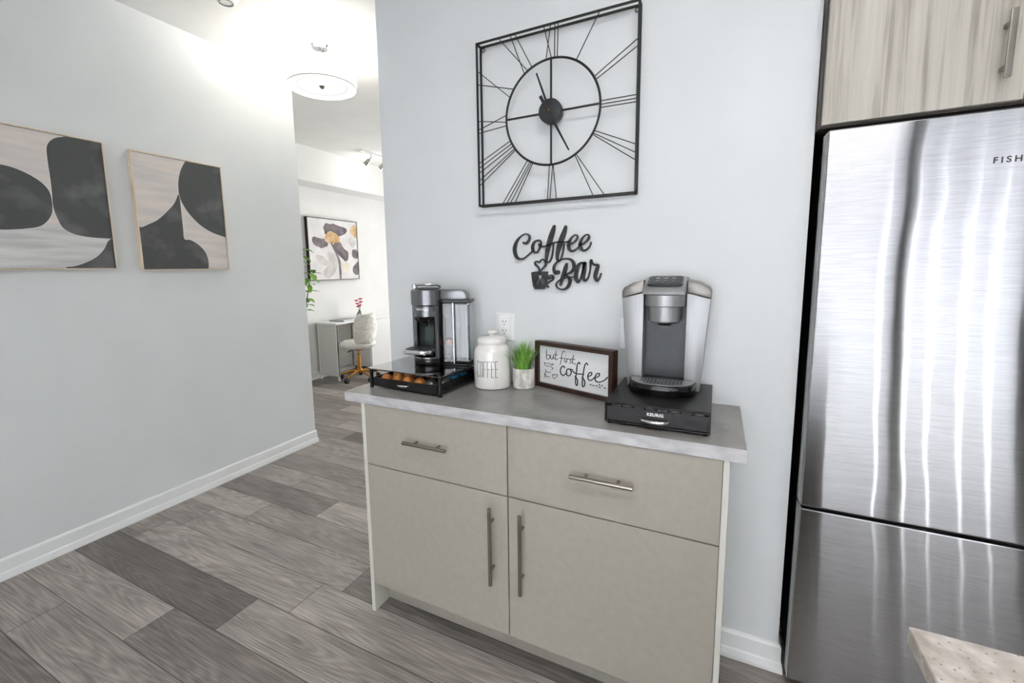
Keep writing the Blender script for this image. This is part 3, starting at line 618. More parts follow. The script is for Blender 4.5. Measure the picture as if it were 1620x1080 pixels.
# ================================================================== OUTLETS
def outlet(x, z, label):
    t = thing('wall_outlet', label, 'outlet', (x, 0, z))
    pl = link('cover_plate', box(-.045, .045, -.0065, -.0003, -.0575, .0575, .003), M_plate, t)
    link('receptacle', box(-.024, .024, -.0095, -.006, -.045, .045, .003), M_plate, t)
    for dz in (.019, -.019):
        for dx in (-.007, .007): link('slot', box(dx - .0013, dx + .0013, -.0100, -.0094, dz - .001, dz + .008), M_dark, t)
        link('slot', tube([(0, -.0100, dz - .009), (0, -.0094, dz - .009)], .0025, 10), M_dark, t)
outlet(.520, 1.163, 'white double wall outlet partly behind the white coffee jar')
outlet(1.037, 1.160, 'white wall outlet mostly hidden behind the silver pod coffee maker')

# ================================================================== POD DRAWER WITH GLASS TOP + ESPRESSO MACHINE
ZC = .930
def stand1():
    t = thing('glass_pod_drawer', 'black wire capsule drawer with a glass top under the dark espresso machine', 'pod drawer', (.2335, -.170, ZC), math.radians(-2.5))
    w, d = .172, .150
    link('glass_top', box(-w - .012, w + .010, -d - .008, d + .004, .0765, .0815, .0015), M_glass, t)
    for sx in (-1, 1):
        for sy in (-1, 1):
            lg = link('leg', lathe([(0, 0), (.0078, 0), (.0078, .0755), (0, .0755)], 16), M_black, t, smooth=True, loc=(sx * w, sy * (d - .006), 0))
            link('glass_pad', lathe([(0, .0755), (.006, .0755), (.006, .0765), (0, .0765)], 12), M_plate, lg)
    link('side_rail', box(-w - .0035, -w + .0035, -d + .013, d - .013, .062, .068), M_black, t)
    link('side_rail', box(w - .0035, w + .0035, -d + .013, d - .013, .062, .068), M_black, t)
    link('side_rail', box(w - .0035, w + .0035, -d + .013, d - .013, .012, .018), M_black, t)
    link('side_rail', box(-w - .0035, -w + .0035, -d + .013, d - .013, .012, .018), M_black, t)
    b = bmesh.new()
    x0, x1, y0, y1, z0, z1 = -w + .012, w - .012, -d + .002, d - .01, .008, .044
    box(x0, x1, y0, y1, z0, z0 + .013, bm=b); box(x0, x1, y0, y0 + .003, z0 + .013, z1, bm=b); box(x0, x1, y1 - .003, y1, z0 + .013, z1, bm=b); box(x0, x0 + .003, y0 + .003, y1 - .003, z0 + .013, z1, bm=b); box(x1 - .003, x1, y0 + .003, y1 - .003, z0 + .013, z1, bm=b)
    dr = link('drawer', b, M_black, t)
    link('handle', tube([(-.024, y0, .026), (-.020, y0 - .009, .026), (0, y0 - .013, .026), (.020, y0 - .009, .026), (.024, y0, .026)], [.003, .004, .005, .004, .003], 10), M_chrome, dr, smooth=True)
    return t
st = stand1()
MP = [noisy('orange_copper_foil', (246, 164, 92), (226, 138, 66), (40, 40, 40), .3, .45), noisy('dark_bronze_foil', (92, 62, 48), (70, 46, 38), (40, 40, 40), .25, .8), noisy('blue_foil', (70, 176, 226), (40, 140, 200), (40, 40, 40), .22, .5), noisy('grey_foil', (150, 150, 148), (120, 120, 118), (40, 40, 40), .25, .8)]
M_podlid = mat('aluminium_lid', (212, 200, 186), .3, .8)
def pod(loc, mi, label, group, r=.027, tilt=None):
    """large dome-shaped aluminium capsule, flat lid with rim"""
    t = thing('coffee_capsule', label, 'capsule', loc, 0, group)
    if tilt: t.rotation_euler = tilt
    link('dome', lathe([(r * .985, .004), (r * .95, .012), (r * .82, .021), (r * .58, .028), (r * .28, .0315), (0, .0325)], 28), MP[mi], t, smooth=True)
    link('rim', lathe([(0, .002), (r * .9, .002), (r, .002), (r * 1.06, .003), (r * 1.06, .0045), (r * .985, .0045), (r * .9, .0045), (0, .0045)], 28), M_podlid, t, smooth=True)
    return t
import math as _m_
def in_stand(x, y, z): 
    a = math.radians(-2.5); return (.2335 + x * math.cos(a) - y * math.sin(a), -.170 + x * math.sin(a) + y * math.cos(a), ZC + z)
FG = 'capsules lying in the open drawer under the glass'
spots = [(-.118, -.112, 0, 'orange capsule at the left front corner of the glass-topped drawer'),
         (-.062, -.108, 0, 'orange capsule second from the left in the front row of the drawer'),
         (-.006, -.112, 0, 'orange capsule in the middle of the front row of the drawer'),
         (.050, -.108, 0, 'orange capsule fourth from the left in the front row of the drawer'),
         (.106, -.110, 3, 'grey capsule at the right end of the front row of the drawer'),
         (-.112, -.050, 0, 'orange capsule behind the front left one in the drawer'),
         (-.052, -.050, 0, 'orange capsule in the second row, below the cup tray'),
         (.006, -.048, 1, 'dark bronze capsule in the middle of the second drawer row'),
         (.064, -.050, 1, 'dark bronze capsule fourth along the second drawer row'),
         (.122, -.046, 3, 'grey capsule at the right end of the second drawer row'),
         (.122, .018, 2, 'bright blue capsule at the right side of the drawer'),
         (.064, .012, 1, 'dark bronze capsule beside the blue one in the drawer'),
         (.122, .080, 2, 'blue capsule in the back right corner of the drawer')]
for x, y, mi, lab in spots: pod(in_stand(x, y, .0212), mi, lab, FG, r=.0262)

def espresso():
    t = thing('espresso_machine', 'dark graphite espresso machine with a round head and side water tank', 'coffee machine', (.232, -.140, ZC + .0817), math.radians(10))
    # local: front = -y, z up from the glass
    def disc(R, n=48, a0=0, a1=360): return [(R * math.cos(math.radians(a0 + (a1 - a0) * k / n)), R * math.sin(math.radians(a0 + (a1 - a0) * k / n))) for k in range(n + (a1 - a0 < 360))]
    link('base', prism(disc(.066), 0, .034, 'z', bev=.003), M_blackpl, t, smooth=True)
    link('base_band', lathe([(.0664, .030), (.0670, .030), (.0670, .036), (.0664, .036)], 48), M_graphite, t, smooth=True)
    # body: a round shell open at the front
    out = disc(.067, 60, -44, 224); inn = disc(.053, 60, 224, -44)
    inn = [(.053 * math.cos(math.radians(224 - 268 * k / 60)), .053 * math.sin(math.radians(224 - 268 * k / 60))) for k in range(61)]
    out = [(.067 * math.cos(math.radians(-44 + 268 * k / 60)), .067 * math.sin(math.radians(-44 + 268 * k / 60))) for k in range(61)]
    b = bmesh.new(); z0, z1 = .0345, .2485; rows = []
    for z in (z0, z1): rows.append(([b.verts.new((p[0], p[1], z)) for p in out], [b.verts.new((p[0], p[1], z)) for p in inn[::-1]]))
    (o0, i0), (o1, i1) = rows
    for k in range(60):
        b.faces.new((o0[k], o0[k + 1], o1[k + 1], o1[k])); b.faces.new((i0[k + 1], i0[k], i1[k], i1[k + 1])); b.faces.new((o1[k], o1[k + 1], i1[k + 1], i1[k])); b.faces.new((o0[k + 1], o0[k], i0[k], i0[k + 1]))
    b.faces.new((o0[0], o1[0], i1[0], i0[0])); b.faces.new((o0[-1], i0[-1], i1[-1], o1[-1]))
    link('body_shell', b, M_graphite, t, smooth=True)
    link('recess_wall', box(-.046, .046, .000, .010, .0345, .190, .002), noisy('dark_mirror_panel', (84, 92, 92), (92, 100, 100), (4, 4, 4), .08, .6), t)
    link('recess_core', box(-.036, .036, .0105, .036, .0345, .246), M_blackpl, t)
    # brewing head: band on top, cylinder below with the spout
    link('head', lathe([(0, .2495), (.069, .2495), (.0708, .251), (.0708, .309), (.068, .312), (0, .312)], 64), M_graphite, t, smooth=True)
    bu = link('brew_unit', lathe([(0, .178), (.030, .178), (.046, .184), (.0505, .196), (.0515, .2000), (.0515, .2490), (0, .2490)], 48, cy=-.011), M_blackpl, t, smooth=True)
    link('brew_band', lathe([(.0516, .203), (.0524, .203), (.0524, .2440), (.0516, .2440)], 48, cy=-.011, a0=-PI * .95, a1=-PI * .05), M_graphite, bu, smooth=True)
    link('spout', lathe([(0, .160), (.007, .160), (.012, .178), (0, .178)], 16, cy=-.030), M_blackpl, bu, smooth=True)
    bt = text_bm('NESPRESSO', .0105, .0006, 1.05)
    for v in bt.verts:
        a = v.co.x / .0528; y_ = v.co.y; v.co.x, v.co.y = (.0528 - y_) * math.sin(a), -(.0528 - y_) * math.cos(a) - .011
    bmesh.ops.translate(bt, verts=bt.verts[:], vec=(0, 0, .2325)); link('brand_lettering', bt, M_whiteink, bu)
    # chrome lever arching over a low dome
    link('top_dome', lathe([(.050, .312), (.046, .318), (.028, .321), (0, .322)], 36), M_charpl, t, smooth=True)
    arch = [(-.052, -.020, .316), (-.050, -.024, .329), (-.026, -.036, .333), (.0, -.040, .334), (.026, -.036, .333), (.046, -.016, .331), (.050, .006, .327), (.050, .012, .316)]
    link('lever', tube(catmull(arch, 3), .0060, 10), M_chrome, t, smooth=True)
    link('lever_knob', lathe([(0, .3125), (.011, .3125), (.013, .322), (.011, .332), (0, .335)], 18, cx=-.046, cy=-.026), M_chrome, t, smooth=True)
    # side arm towards the tank: everything below is laid out along u (to the right), turned a little back
    th = math.radians(6); c_, s_ = math.cos(th), math.sin(th)
    def turn(o): o.rotation_euler = (0, 0, th); return o
    pf = [(.050, .270), (.050, .3105), (.140, .3105), (.154, .308), (.165, .300), (.170, .288), (.170, .270)]
    turn(link('side_arm', prism(pf, -.030, .036, 'y', bev=.003), M_graphite, t, smooth=True))
    cb_ = turn(link('used_capsule_box', box(.070, .116, -.038, .040, .010, .2585, .004), M_tank, t))
    link('box_backing', box(.072, .114, .004, .038, .0125, .255, .002), M_charpl, cb_)
    link('box_visor', box(.0725, .100, -.0375, .003, .200, .2550, .003), M_blackpl, cb_)
    link('shelf', box(.073, .113, -.034, .003, .075, .079), M_charpl, cb_)
    tk_ = turn(link('water_tank', box(.1205, .186, -.042, .044, .012, .2585, .008), M_tank, t))
    link('tank_lid', box(.071, .188, -.044, .046, .2590, .2695, .003), M_charpl, tk_)
    link('tank_base', box(.068, .187, -.043, .045, .0005, .0095, .003), M_blackpl, tk_)
    link('tank_post', tube([(.1185, -.044, .010), (.1185, -.044, .2588)], .0042, 10), M_chrome, tk_, smooth=True)
    # cup tray on its bracket
    tr = link('cup_tray', prism(rrect(-.004, -.088, .124, .104, .036), .060, .077, 'z', bev=.004), M_chrome, t, smooth=True)
    link('tray_grid', prism(rrect(-.004, -.088, .104, .084, .028), .0772, .0790, 'z'), M_charpl, tr)
    link('tray_bracket', box(-.030, .030, -.040, -.001, .036, .0595, .003), M_blackpl, t)
    return t
em = espresso()
for k, (u, z, mi, lab) in enumerate(((.090, .0135, 3, 'grey capsule at the bottom of the clear bin on the espresso machine'), (.093, .0795, 0, 'orange capsule on the shelf of the clear bin beside the machine'))):
    a = math.radians(16); x, y = .232 + u * math.cos(a) + .018 * math.sin(a), -.140 + u * math.sin(a) - .018 * math.cos(a)
    pod((x, y, ZC + .0817 + z), mi, lab, 'used capsules in the clear bin', r=.0165)

# ================================================================== COFFEE JAR
def jar():
    t = thing('coffee_jar', 'white ceramic coffee canister with tall thin black lettering and knob lid', 'canister', (.5040, -.0950, ZC))
    link('body', lathe([(0, 0), (.066, 0), (.0725, .003), (.0745, .011), (.0745, .135), (.0730, .150), (.068, .161), (.0600, .169), (.0570, .173), (.0570, .178), (0, .178)], 64), M_ceramic, t, smooth=True)
    ld = link('lid', lathe([(0, .1785), (.0585, .1785), (.0600, .181), (.0600, .192), (.0570, .200), (.046, .205), (.012, .207), (0, .207)], 56), M_ceramic, t, smooth=True)
    link('knob', lathe([(.010, .206), (.009, .211), (.017, .217), (.0205, .223), (.017, .229), (0, .2315)], 32), M_ceramic, ld, smooth=True)
    # lettering
    G = {'C': [[(1, .9), (.8, 1), (.3, 1), (0, .8), (0, .2), (.3, 0), (.8, 0), (1, .1)]], 'O': [[(.5, 1), (.1, .9), (0, .5), (.1, .1), (.5, 0), (.9, .1), (1, .5), (.9, .9), (.5, 1)]],
         'F': [[(0, 0), (0, 1)], [(0, 1), (1, 1)], [(0, .52), (.8, .52)]], 'E': [[(0, 0), (0, 1)], [(0, 1), (1, 1)], [(0, .52), (.8, .52)], [(0, 0), (1, 0)]]}
    a0 = math.radians(22); r = .0747; x = -.0475; b = bmesh.new()
    def P3(u, v, d):
        a = u / r + a0 - math.radians(0); return ((r + .0004 - d) * math.sin(a - math.radians(10)), -(r + .0004 - d) * math.cos(a - math.radians(10)), v)
    for ch in 'COFFEE':
        for s_ in G[ch]: ribbon([(x + p[0] * .0105, .052 + p[1] * .062) for p in s_], P3, .0006, b, w=.0018)
        x += .0158
    link('lettering', b, M_ink, t)
jar()

# ================================================================== SMALL POTTED GRASS
def pot_plant():
    t = thing('potted_grass', 'small artificial green grass in a round whitewashed pot on the counter', 'plant', (.6290, -.0640, ZC))
    link('pot', lathe([(0, 0), (.038, 0), (.0415, .003), (.0430, .078), (.0420, .080), (.038, .080), (.037, .070), (0, .070)], 40), noisy('whitewashed_cement', (226, 224, 218), (186, 182, 174), (60, 60, 25), .8, detail=6, lo=.45, hi=.62, bump=.4), t, smooth=True)
    link('soil', lathe([(0, .0705), (.0365, .0705), (.0365, .0720), (0, .074)], 24), noisy('moss', (60, 78, 36), (40, 50, 26), (120, 120, 120), .9), t)
    M1 = noisy('grass_blade_green', (84, 150, 48), (160, 206, 96), (90, 90, 14), .45); b = bmesh.new(); rnd = random.Random(3)
    for i in range(135):
        a = rnd.uniform(0, 2 * PI); r0 = rnd.uniform(0, .031); ln = rnd.uniform(.075, .122); lean = (rnd.random() ** .7) * 1.15 * (.3 + r0 / .036)
        lean = min(lean, 1.15); p = Vector((r0 * math.cos(a), r0 * math.sin(a), .071)); w = rnd.uniform(.0030, .0046); da = a + rnd.uniform(-.5, .5)
        prev = None; sd = Vector((-math.sin(da), math.cos(da), 0)); th = .15
        for s_ in range(6):
            f = s_ / 5; ww = w * (1 - f ** 2 * .95); th = lean * (.3 + .9 * f)
            L_, R_, M__ = b.verts.new(p - sd * ww), b.verts.new(p + sd * ww), None
            if prev: b.faces.new((prev[0], prev[1], R_, L_))
            prev = (L_, R_); p = p + Vector((math.cos(da) * math.sin(th), math.sin(da) * math.sin(th), math.cos(th))) * ln / 5
            p.y = min(p.y, .054, .039 - .364 * (p.x - .031)); p.x = max(p.x, -.049)
    tag(link('grass_blades', b, M1, t), kind='stuff')
pot_plant()

# ================================================================== "BUT FIRST, COFFEE" BOX SIGN
def box_sign():
    ang = math.radians(-20)
    t = thing('framed_sign', 'dark wood framed box sign with white panel and black script about coffee', 'sign', (.6600, -.0200, ZC + .0004), ang)
    Wd, Hh, D, f = .356, .184, .034, .016      # local: x 0..W, y front 0 .. D back, z 0..H
    b = bmesh.new(); o_ = [(0, 0), (Wd, 0), (Wd, Hh), (0, Hh)]; i_ = [(f, f), (Wd - f, f), (Wd - f, Hh - f), (f, Hh - f)]
    A = [b.verts.new((q[0], 0, q[1])) for q in o_]; B = [b.verts.new((q[0], 0, q[1])) for q in i_]; A2 = [b.verts.new((q[0], D, q[1])) for q in o_]; B2 = [b.verts.new((q[0], D, q[1])) for q in i_]
    for i in range(4):
        j = (i + 1) % 4; b.faces.new((A[i], A[j], B[j], B[i])); b.faces.new((A[j], A[i], A2[i], A2[j])); b.faces.new((B[i], B[j], B2[j], B2[i])); b.faces.new((A2[i], B2[i], B2[j], A2[j]))
    bmesh.ops.recalc_face_normals(b, faces=b.faces[:]); link('frame', b, M_walnut, t)
    link('panel', box(f, Wd - f, .012, .017, f, Hh - f), noisy('white_shiplap', (228, 229, 228), (216, 217, 217), (2, 2, 60), .6), t)
    pw, ph = Wd - 2 * f, Hh - 2 * f
    def P3(u, v, d):
        uu = (u - 60) / 335; tp = 457 + (u - 60) * .158; bt = 640 + (u - 60) * .242
        return (f + uu * pw, .0114 + d, Hh - f - (v - tp) / (bt - tp) * ph)
    def P3w(u, v, d): return P3(u, v, d)
    W1 = [[(97, 483), (96, 505), (97, 527), (106, 530), (115, 520), (110, 509), (99, 512)], [(118, 510), (118, 526), (127, 530), (133, 512)], [(133, 512), (134, 528), (140, 528)], [(146, 492), (142, 528), (148, 534), (154, 528)], [(134, 508), (154, 511)],
          [(190, 498), (182, 492), (176, 508), (172, 538), (166, 558)], [(164, 525), (186, 529)], [(191, 524), (189, 544), (195, 546)], [(193, 513), (194, 514)], [(200, 528), (198, 549)], [(199, 536), (206, 529), (212, 533)], [(222, 532), (215, 534), (221, 546), (213, 553)], [(232, 512), (227, 550), (233, 555)], [(220, 530), (239, 534)], [(240, 552), (238, 560)]]
    W2 = [[(190, 575), (182, 566), (172, 574), (168, 592), (174, 608), (186, 612), (200, 598)], [(214, 582), (203, 582), (198, 598), (204, 614), (216, 612), (222, 596), (216, 583), (228, 586)], [(262, 556), (258, 548), (250, 560), (246, 600), (242, 640), (246, 664), (252, 656), (250, 634), (240, 618)], [(228, 592), (246, 604), (280, 608)],
          [(298, 560), (292, 552), (284, 566), (278, 606), (274, 648), (276, 670), (284, 664), (284, 640), (272, 622)], [(302, 618), (314, 612), (316, 600), (306, 600), (299, 618), (304, 636), (316, 636), (330, 622)], [(330, 624), (346, 618), (350, 604), (340, 604), (331, 622), (336, 642), (352, 646), (372, 636), (384, 622)]]
    b = bmesh.new()
    for s_ in W1: ribbon([(p[0], p[1], 3.2) for p in s_], P3, .0005, b)
    for s_ in W2: ribbon([(p[0], p[1], 5.4) for p in s_], P3, .0005, b)
    link('script_lettering', b, M_ink, t)
    C1 = [[(84, 546), (90, 560), (106, 566), (124, 562), (132, 552)], [(84, 548), (104, 552), (132, 558)], [(120, 570), (130, 576), (122, 584)], [(90, 580), (100, 594), (118, 596)], [(88, 600), (96, 616), (114, 618)], [(128, 612), (136, 628), (154, 612), (144, 606), (138, 612), (130, 606), (128, 612)], [(92, 592), (86, 606), (90, 622)]]
    b = bmesh.new()
    for s_ in C1: ribbon([(p[0], p[1], 2.6) for p in s_], P3, .0005, b)
    link('cup_drawing', b, M_ink, t)
    b = bmesh.new()
    for (x, y) in ((312, 660), (324, 664), (338, 666), (352, 672), (362, 664), (374, 676), (350, 660)): ribbon([(x - 3, y, 3.4), (x, y - 2, 4), (x + 3, y + 2, 3)], P3, .0005, b)
    link('small_marks', b, M_ink, t)
box_sign()

# ================================================================== POD DRAWER (RIGHT) + POD COFFEE MAKER
def stand2():
    t = thing('pod_storage_drawer', 'black pod storage drawer with curved handle under the silver coffee maker', 'pod drawer', (1.1610, -.184, ZC), 0)
    w, d = .1455, .164
    # folded top sheet with side wires
    link('top_sheet', box(-w, w, -d, d, .064, .070, .0015), M_black, t)
    link('side_sheet', box(-w, -w + .003, -d + .004, d, .010, .064), M_black, t); link('side_sheet', box(w - .003, w, -d + .004, d, .010, .064), M_black, t)
    link('back_sheet', box(-w + .003, w - .003, d - .003, d, .010, .064), M_black, t)
    wf = [(-w + .001, .010), (w - .001, .010), (w - .001, .066), (-w + .001, .066)]
    link('wire_frame', tube([(p[0], -d - .003, p[1]) for p in wf], .0022, 8, closed=True), M_black, t)
    dr = link('drawer_front', box(-w + .006, w - .006, -d - .001, -d + .003, .013, .058, .0008), M_black, t)
    link('handle', tube([(-.040, -d - .001, .030), (-.034, -d - .010, .028), (-.015, -d - .016, .0265), (.015, -d - .016, .0265), (.034, -d - .010, .028), (.040, -d - .001, .030)], [.003, .0045, .0055, .0055, .0045, .003], 12), M_chrome, dr, smooth=True)
    bt = text_bm('KEURIG', .0125, .0006, 1.1, .0004); bmesh.ops.translate(bt, verts=bt.verts[:], vec=(0, -d - .0014, .0445)); link('brand_lettering', bt, M_whiteink, dr)
    link('drawer_tray', box(-w + .008, w - .008, -d + .004, d - .01, .013, .018), M_black, dr)
    for sx in (-1, 1):
        for sy in (-1, 1): link('foot', lathe([(0, 0), (.006, 0), (.006, .010), (0, .010)], 14), M_blackpl, t, smooth=True, loc=(sx * (w - .012), sy * (d - .012), 0))
stand2()
PODC = [(180, 40, 40), (235, 235, 232), (60, 120, 70), (235, 235, 232), (150, 40, 36), (228, 226, 222), (60, 50, 46), (232, 232, 228)]
for i, c_ in enumerate(PODC):
    t = thing('coffee_pod', 'small foil-topped coffee pod, number %s, just showing over the right drawer front' % ['one', 'two', 'three', 'four', 'five', 'six', 'seven', 'eight'][i], 'pod', (1.1610 - .116 + i * .0332, -.318, ZC + .0182), 0, 'coffee pods in the right drawer')
    t['label'] = ('leftmost', 'second', 'third', 'fourth', 'fifth', 'sixth', 'seventh', 'rightmost')[i] + (' foil-topped coffee pod along the front of the black right-hand drawer')
    link('cup', lathe([(0, 0), (.0115, 0), (.0150, .038), (0, .038)], 20), M_plate, t, smooth=True)
    link('foil_lid', lathe([(0, .0382), (.0155, .0382), (.0155, .0394), (0, .0394)], 20), mat('pod_foil_%d' % i, c_, .35, .3), t)

def keurig():
    t = thing('pod_coffee_maker', 'silver single-serve coffee maker with a black recess and drip tray', 'coffee maker', (1.1575, -.115, ZC + .0702))
    # side shells: flared outward and rising, outline in x,z
    for s, nm in ((-1, 'side_shell'), (1, 'side_shell')):
        q = [(.0645, 0.002), (.112, .002), (.119, .08), (.1285, .22), (.1345, .300), (.0645, .318)]
        link(nm, prism([(s * a, z) for a, z in q], -.028, .100, 'y', bev=.004), M_silverpl, t, smooth=True)
        q = [(.0655, .3195), (.1350, .3015), (.1350, .322), (.129, .334), (.100, .350), (.0655, .358)]
        link('shoulder', prism([(s * a, z) for a, z in q], -.030, .100, 'y', bev=.004), noisy('brushed_taupe_silver', (126, 123, 118), (138, 135, 130), (4, 300, 300), .34, .9), t, smooth=True)
    link('rear_housing', box(-.112, .112, .1005, .108, .003, .335, .003), M_charpl, t)
    # recess back, cheeks and floor
    rb = link('recess_panel', box(-.064, .064, .020, .030, .030, .317), M_charpl, t)
    link('recess_core', box(-.064, .064, .0305, .100, .002, .350), M_charpl, t)
    link('recess_floor', box(-.064, .064, -.030, .0195, .002, .034, .002), M_blackpl, t)
    # brew head: two-step silver cylinder
    hd = link('brew_head', lathe([(0, .2205), (.040, .2205), (.0480, .226), (.0505, .2720), (.0505, .274), (0, .274)], 48, cy=-.012), M_silverpl, t, smooth=True)
    link('head_collar', lathe([(0, .275), (.0605, .275), (.0625, .277), (.0625, .312), (0, .312)], 56, cy=-.012), M_silverpl, hd, smooth=True)
    link('needle_guard', lathe([(0, .212), (.020, .212), (.024, .2202), (0, .2202)], 24, cy=-.012), M_blackpl, hd, smooth=True)
    # sloping lid with the control panel
    pf = [(-.072, .3145), (.100, .3145), (.100, .366), (.030, .368), (-.010, .360), (-.066, .333), (-.074, .324)]
    ld = link('lid', prism(pf, -.0640, .0640, 'x', bev=.005), M_silverpl, t, smooth=True)
    sl = math.atan2(.027, .056)
    cp = link('control_panel', box(-.046, .046, -.036, .036, -.002, .0025, .002), M_blackpl, ld, loc=(0, -.020, .3578), rot=(sl * .72, 0, 0))
    link('control_panel_bezel', prism(rrect(0, 0, .106, .078, .012), -.004, .0010, 'z'), M_charpl, ld, loc=(0, -.021, .3570), rot=(sl * .72, 0, 0))
    for i in range(3): link('button', lathe([(0, .0026), (.0065, .0026), (.0065, .0034), (0, .0034)], 18), M_silverpl, cp, loc=(-.024 + i * .024, .010, 0))
    for i in range(3): link('button', lathe([(0, .0026), (.0045, .0026), (.0045, .0034), (0, .0034)], 18), M_nickel, cp, loc=(-.024 + i * .024, -.014, 0))
    # drip tray: half-round tub with a slatted plate
    def half(w, d, y0): return [(w, y0)] + [(w * math.cos(a) ** .75, y0 - d * math.sin(a) ** .9) for a in [PI / 2 * k / 10 for k in range(1, 10)]] + [(0, y0 - d)] + [(-w * math.cos(a) ** .75, y0 - d * math.sin(a) ** .9) for a in [PI / 2 * k / 10 for k in range(9, 0, -1)]] + [(-w, y0)]
    dt = link('drip_tray', prism(half(.103, .098, -.0320), .0012, .034, 'z', bev=.003), M_blackpl, t, smooth=True)
    link('tray_plate', prism(half(.097, .091, -.0325), .0342, .0362, 'z', bev=.0008), M_silverpl, dt)
    for k in range(12):
        x = -.0605 + k * .011; y1_ = -.0335 - .078 * math.sqrt(max(0, 1 - (x / .099) ** 2)); link('tray_slot', box(x - .0022, x + .0022, y1_ + .004, -.040, .0363, .0367), M_charpl, dt)
    link('tray_badge', lathe([(0, .0368), (.011, .0368), (.011, .0378), (0, .0378)], 20, cy=-.072), M_silverpl, dt)
keurig()

# ================================================================== FRIDGE
def fridge():
    x0, x1 = 1.566, 2.356; yF = -.085
    t = thing('refrigerator', 'tall stainless steel refrigerator with a bottom freezer drawer beside the coffee wall', 'refrigerator', ((x0 + x1) / 2, 0.3, 0))
    def X(v): return v - (x0 + x1) / 2
    def Y(v): return v - .3
    link('body', box(X(x0 + .012), X(x1 - .012), Y(-.010), Y(.640), .045, 1.735, .004), noisy('fridge_dark_side', (62, 62, 64), (70, 70, 72), (200, 200, 3), .35, .6), t)
    link('side_trim', box(X(x0 + .006), X(x0 + .014), Y(-.014), Y(-.0105), .05, 1.735), M_nickel, t)
    ud = link('door', box(X(x0), X(x1), Y(yF), Y(-.018), .660, 1.772, .004), M_steel, t)
    bfd = box(X(x0), X(x1), Y(yF), Y(-.018), .045, .6515, .004)
    bmesh.ops.rotate(bfd, verts=bfd.verts[:], cent=(0, Y(-.018), .6515), matrix=Matrix.Rotation(math.radians(1.3), 3, 'X'))
    fd = link('freezer_drawer', bfd, M_steel, t)
    for par, za, zb in ((ud, .664, 1.768), (fd, .050, .645)): link('door_edge', box(X(x0) - .0012, X(x0) + .0005, Y(-.074), Y(-.030), za, zb), mat('satin_silver_edge', (168, 168, 168), .45, .3), par)
    link('door_gasket', box(X(x0 + .010), X(x1 - .010), Y(-.0178), Y(-.0108), .05, 1.765), M_dark, t)
    link('door_grip', box(X(x0 + .004), X(x1 - .004), Y(yF + .012), Y(-.02), .6520, .6596), M_dark, t)
    link('hinge_cover', box(X(x0 + .02), X(x0 + .08), Y(-.015), Y(.05), 1.7355, 1.752, .003), M_charpl, t)
    bt = text_bm('FISHER', .0205, .0008, 1.45, .0003); bmesh.ops.translate(bt, verts=bt.verts[:], vec=(X(1.9480), Y(yF - .0005), 1.650)); link('brand_lettering', bt, M_greyink, ud)
    link('plinth', box(X(x0 + .02), X(x1 - .02), Y(.0), Y(.6), 0, .0445), M_dark, t)
fridge()

# ================================================================== CABINET OVER THE FRIDGE
uc = thing('upper_cabinet', 'pale grey woodgrain wall cabinet mounted above the stainless refrigerator', 'cabinet', (1.955, 0.15, 1.79))
def UX(v): return v - 1.955
def UY(v): return v - .15
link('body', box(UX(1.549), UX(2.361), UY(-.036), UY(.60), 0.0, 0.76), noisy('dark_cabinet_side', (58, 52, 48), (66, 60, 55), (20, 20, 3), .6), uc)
for a, c_ in ((1.5545, 1.9575), (1.9610, 2.358)):
    d = link('door', box(UX(a), UX(c_), UY(-.055), UY(-.0365), .006, .755, .0010), M_wood, uc)
    hx = 1.911 if a < 1.7 else 2.006
    b = box(UX(hx - .0065), UX(hx + .0065), UY(-.094), UY(-.086), .052, .208, .0015)
    for z in (.080, .180): box(UX(hx - .004), UX(hx + .004), UY(-.0862), UY(-.055), z - .005, z + .005, bm=b)
    link('handle', b, M_nickel, d)

# ================================================================== ISLAND
isl = thing('kitchen_island', 'dark kitchen island base under the speckled quartz slab', 'island', (2.1, -1.45, 0))
link('body', box(-.50, -.31, -.44, .44, .10, .9045), noisy('espresso_wood_panel', (58, 50, 45), (68, 60, 54), (10, 10, 1), .5), isl)
link('toe_kick', box(-.46, -.33, -.40, .40, 0, .0995), M_dark, isl)
slab = link('quartz_slab', box(1.549, 1.83, -1.945, -.953, .905, .930, .003), M_stone); tag(slab, 'speckled beige quartz island slab with one corner poking into view', 'countertop')

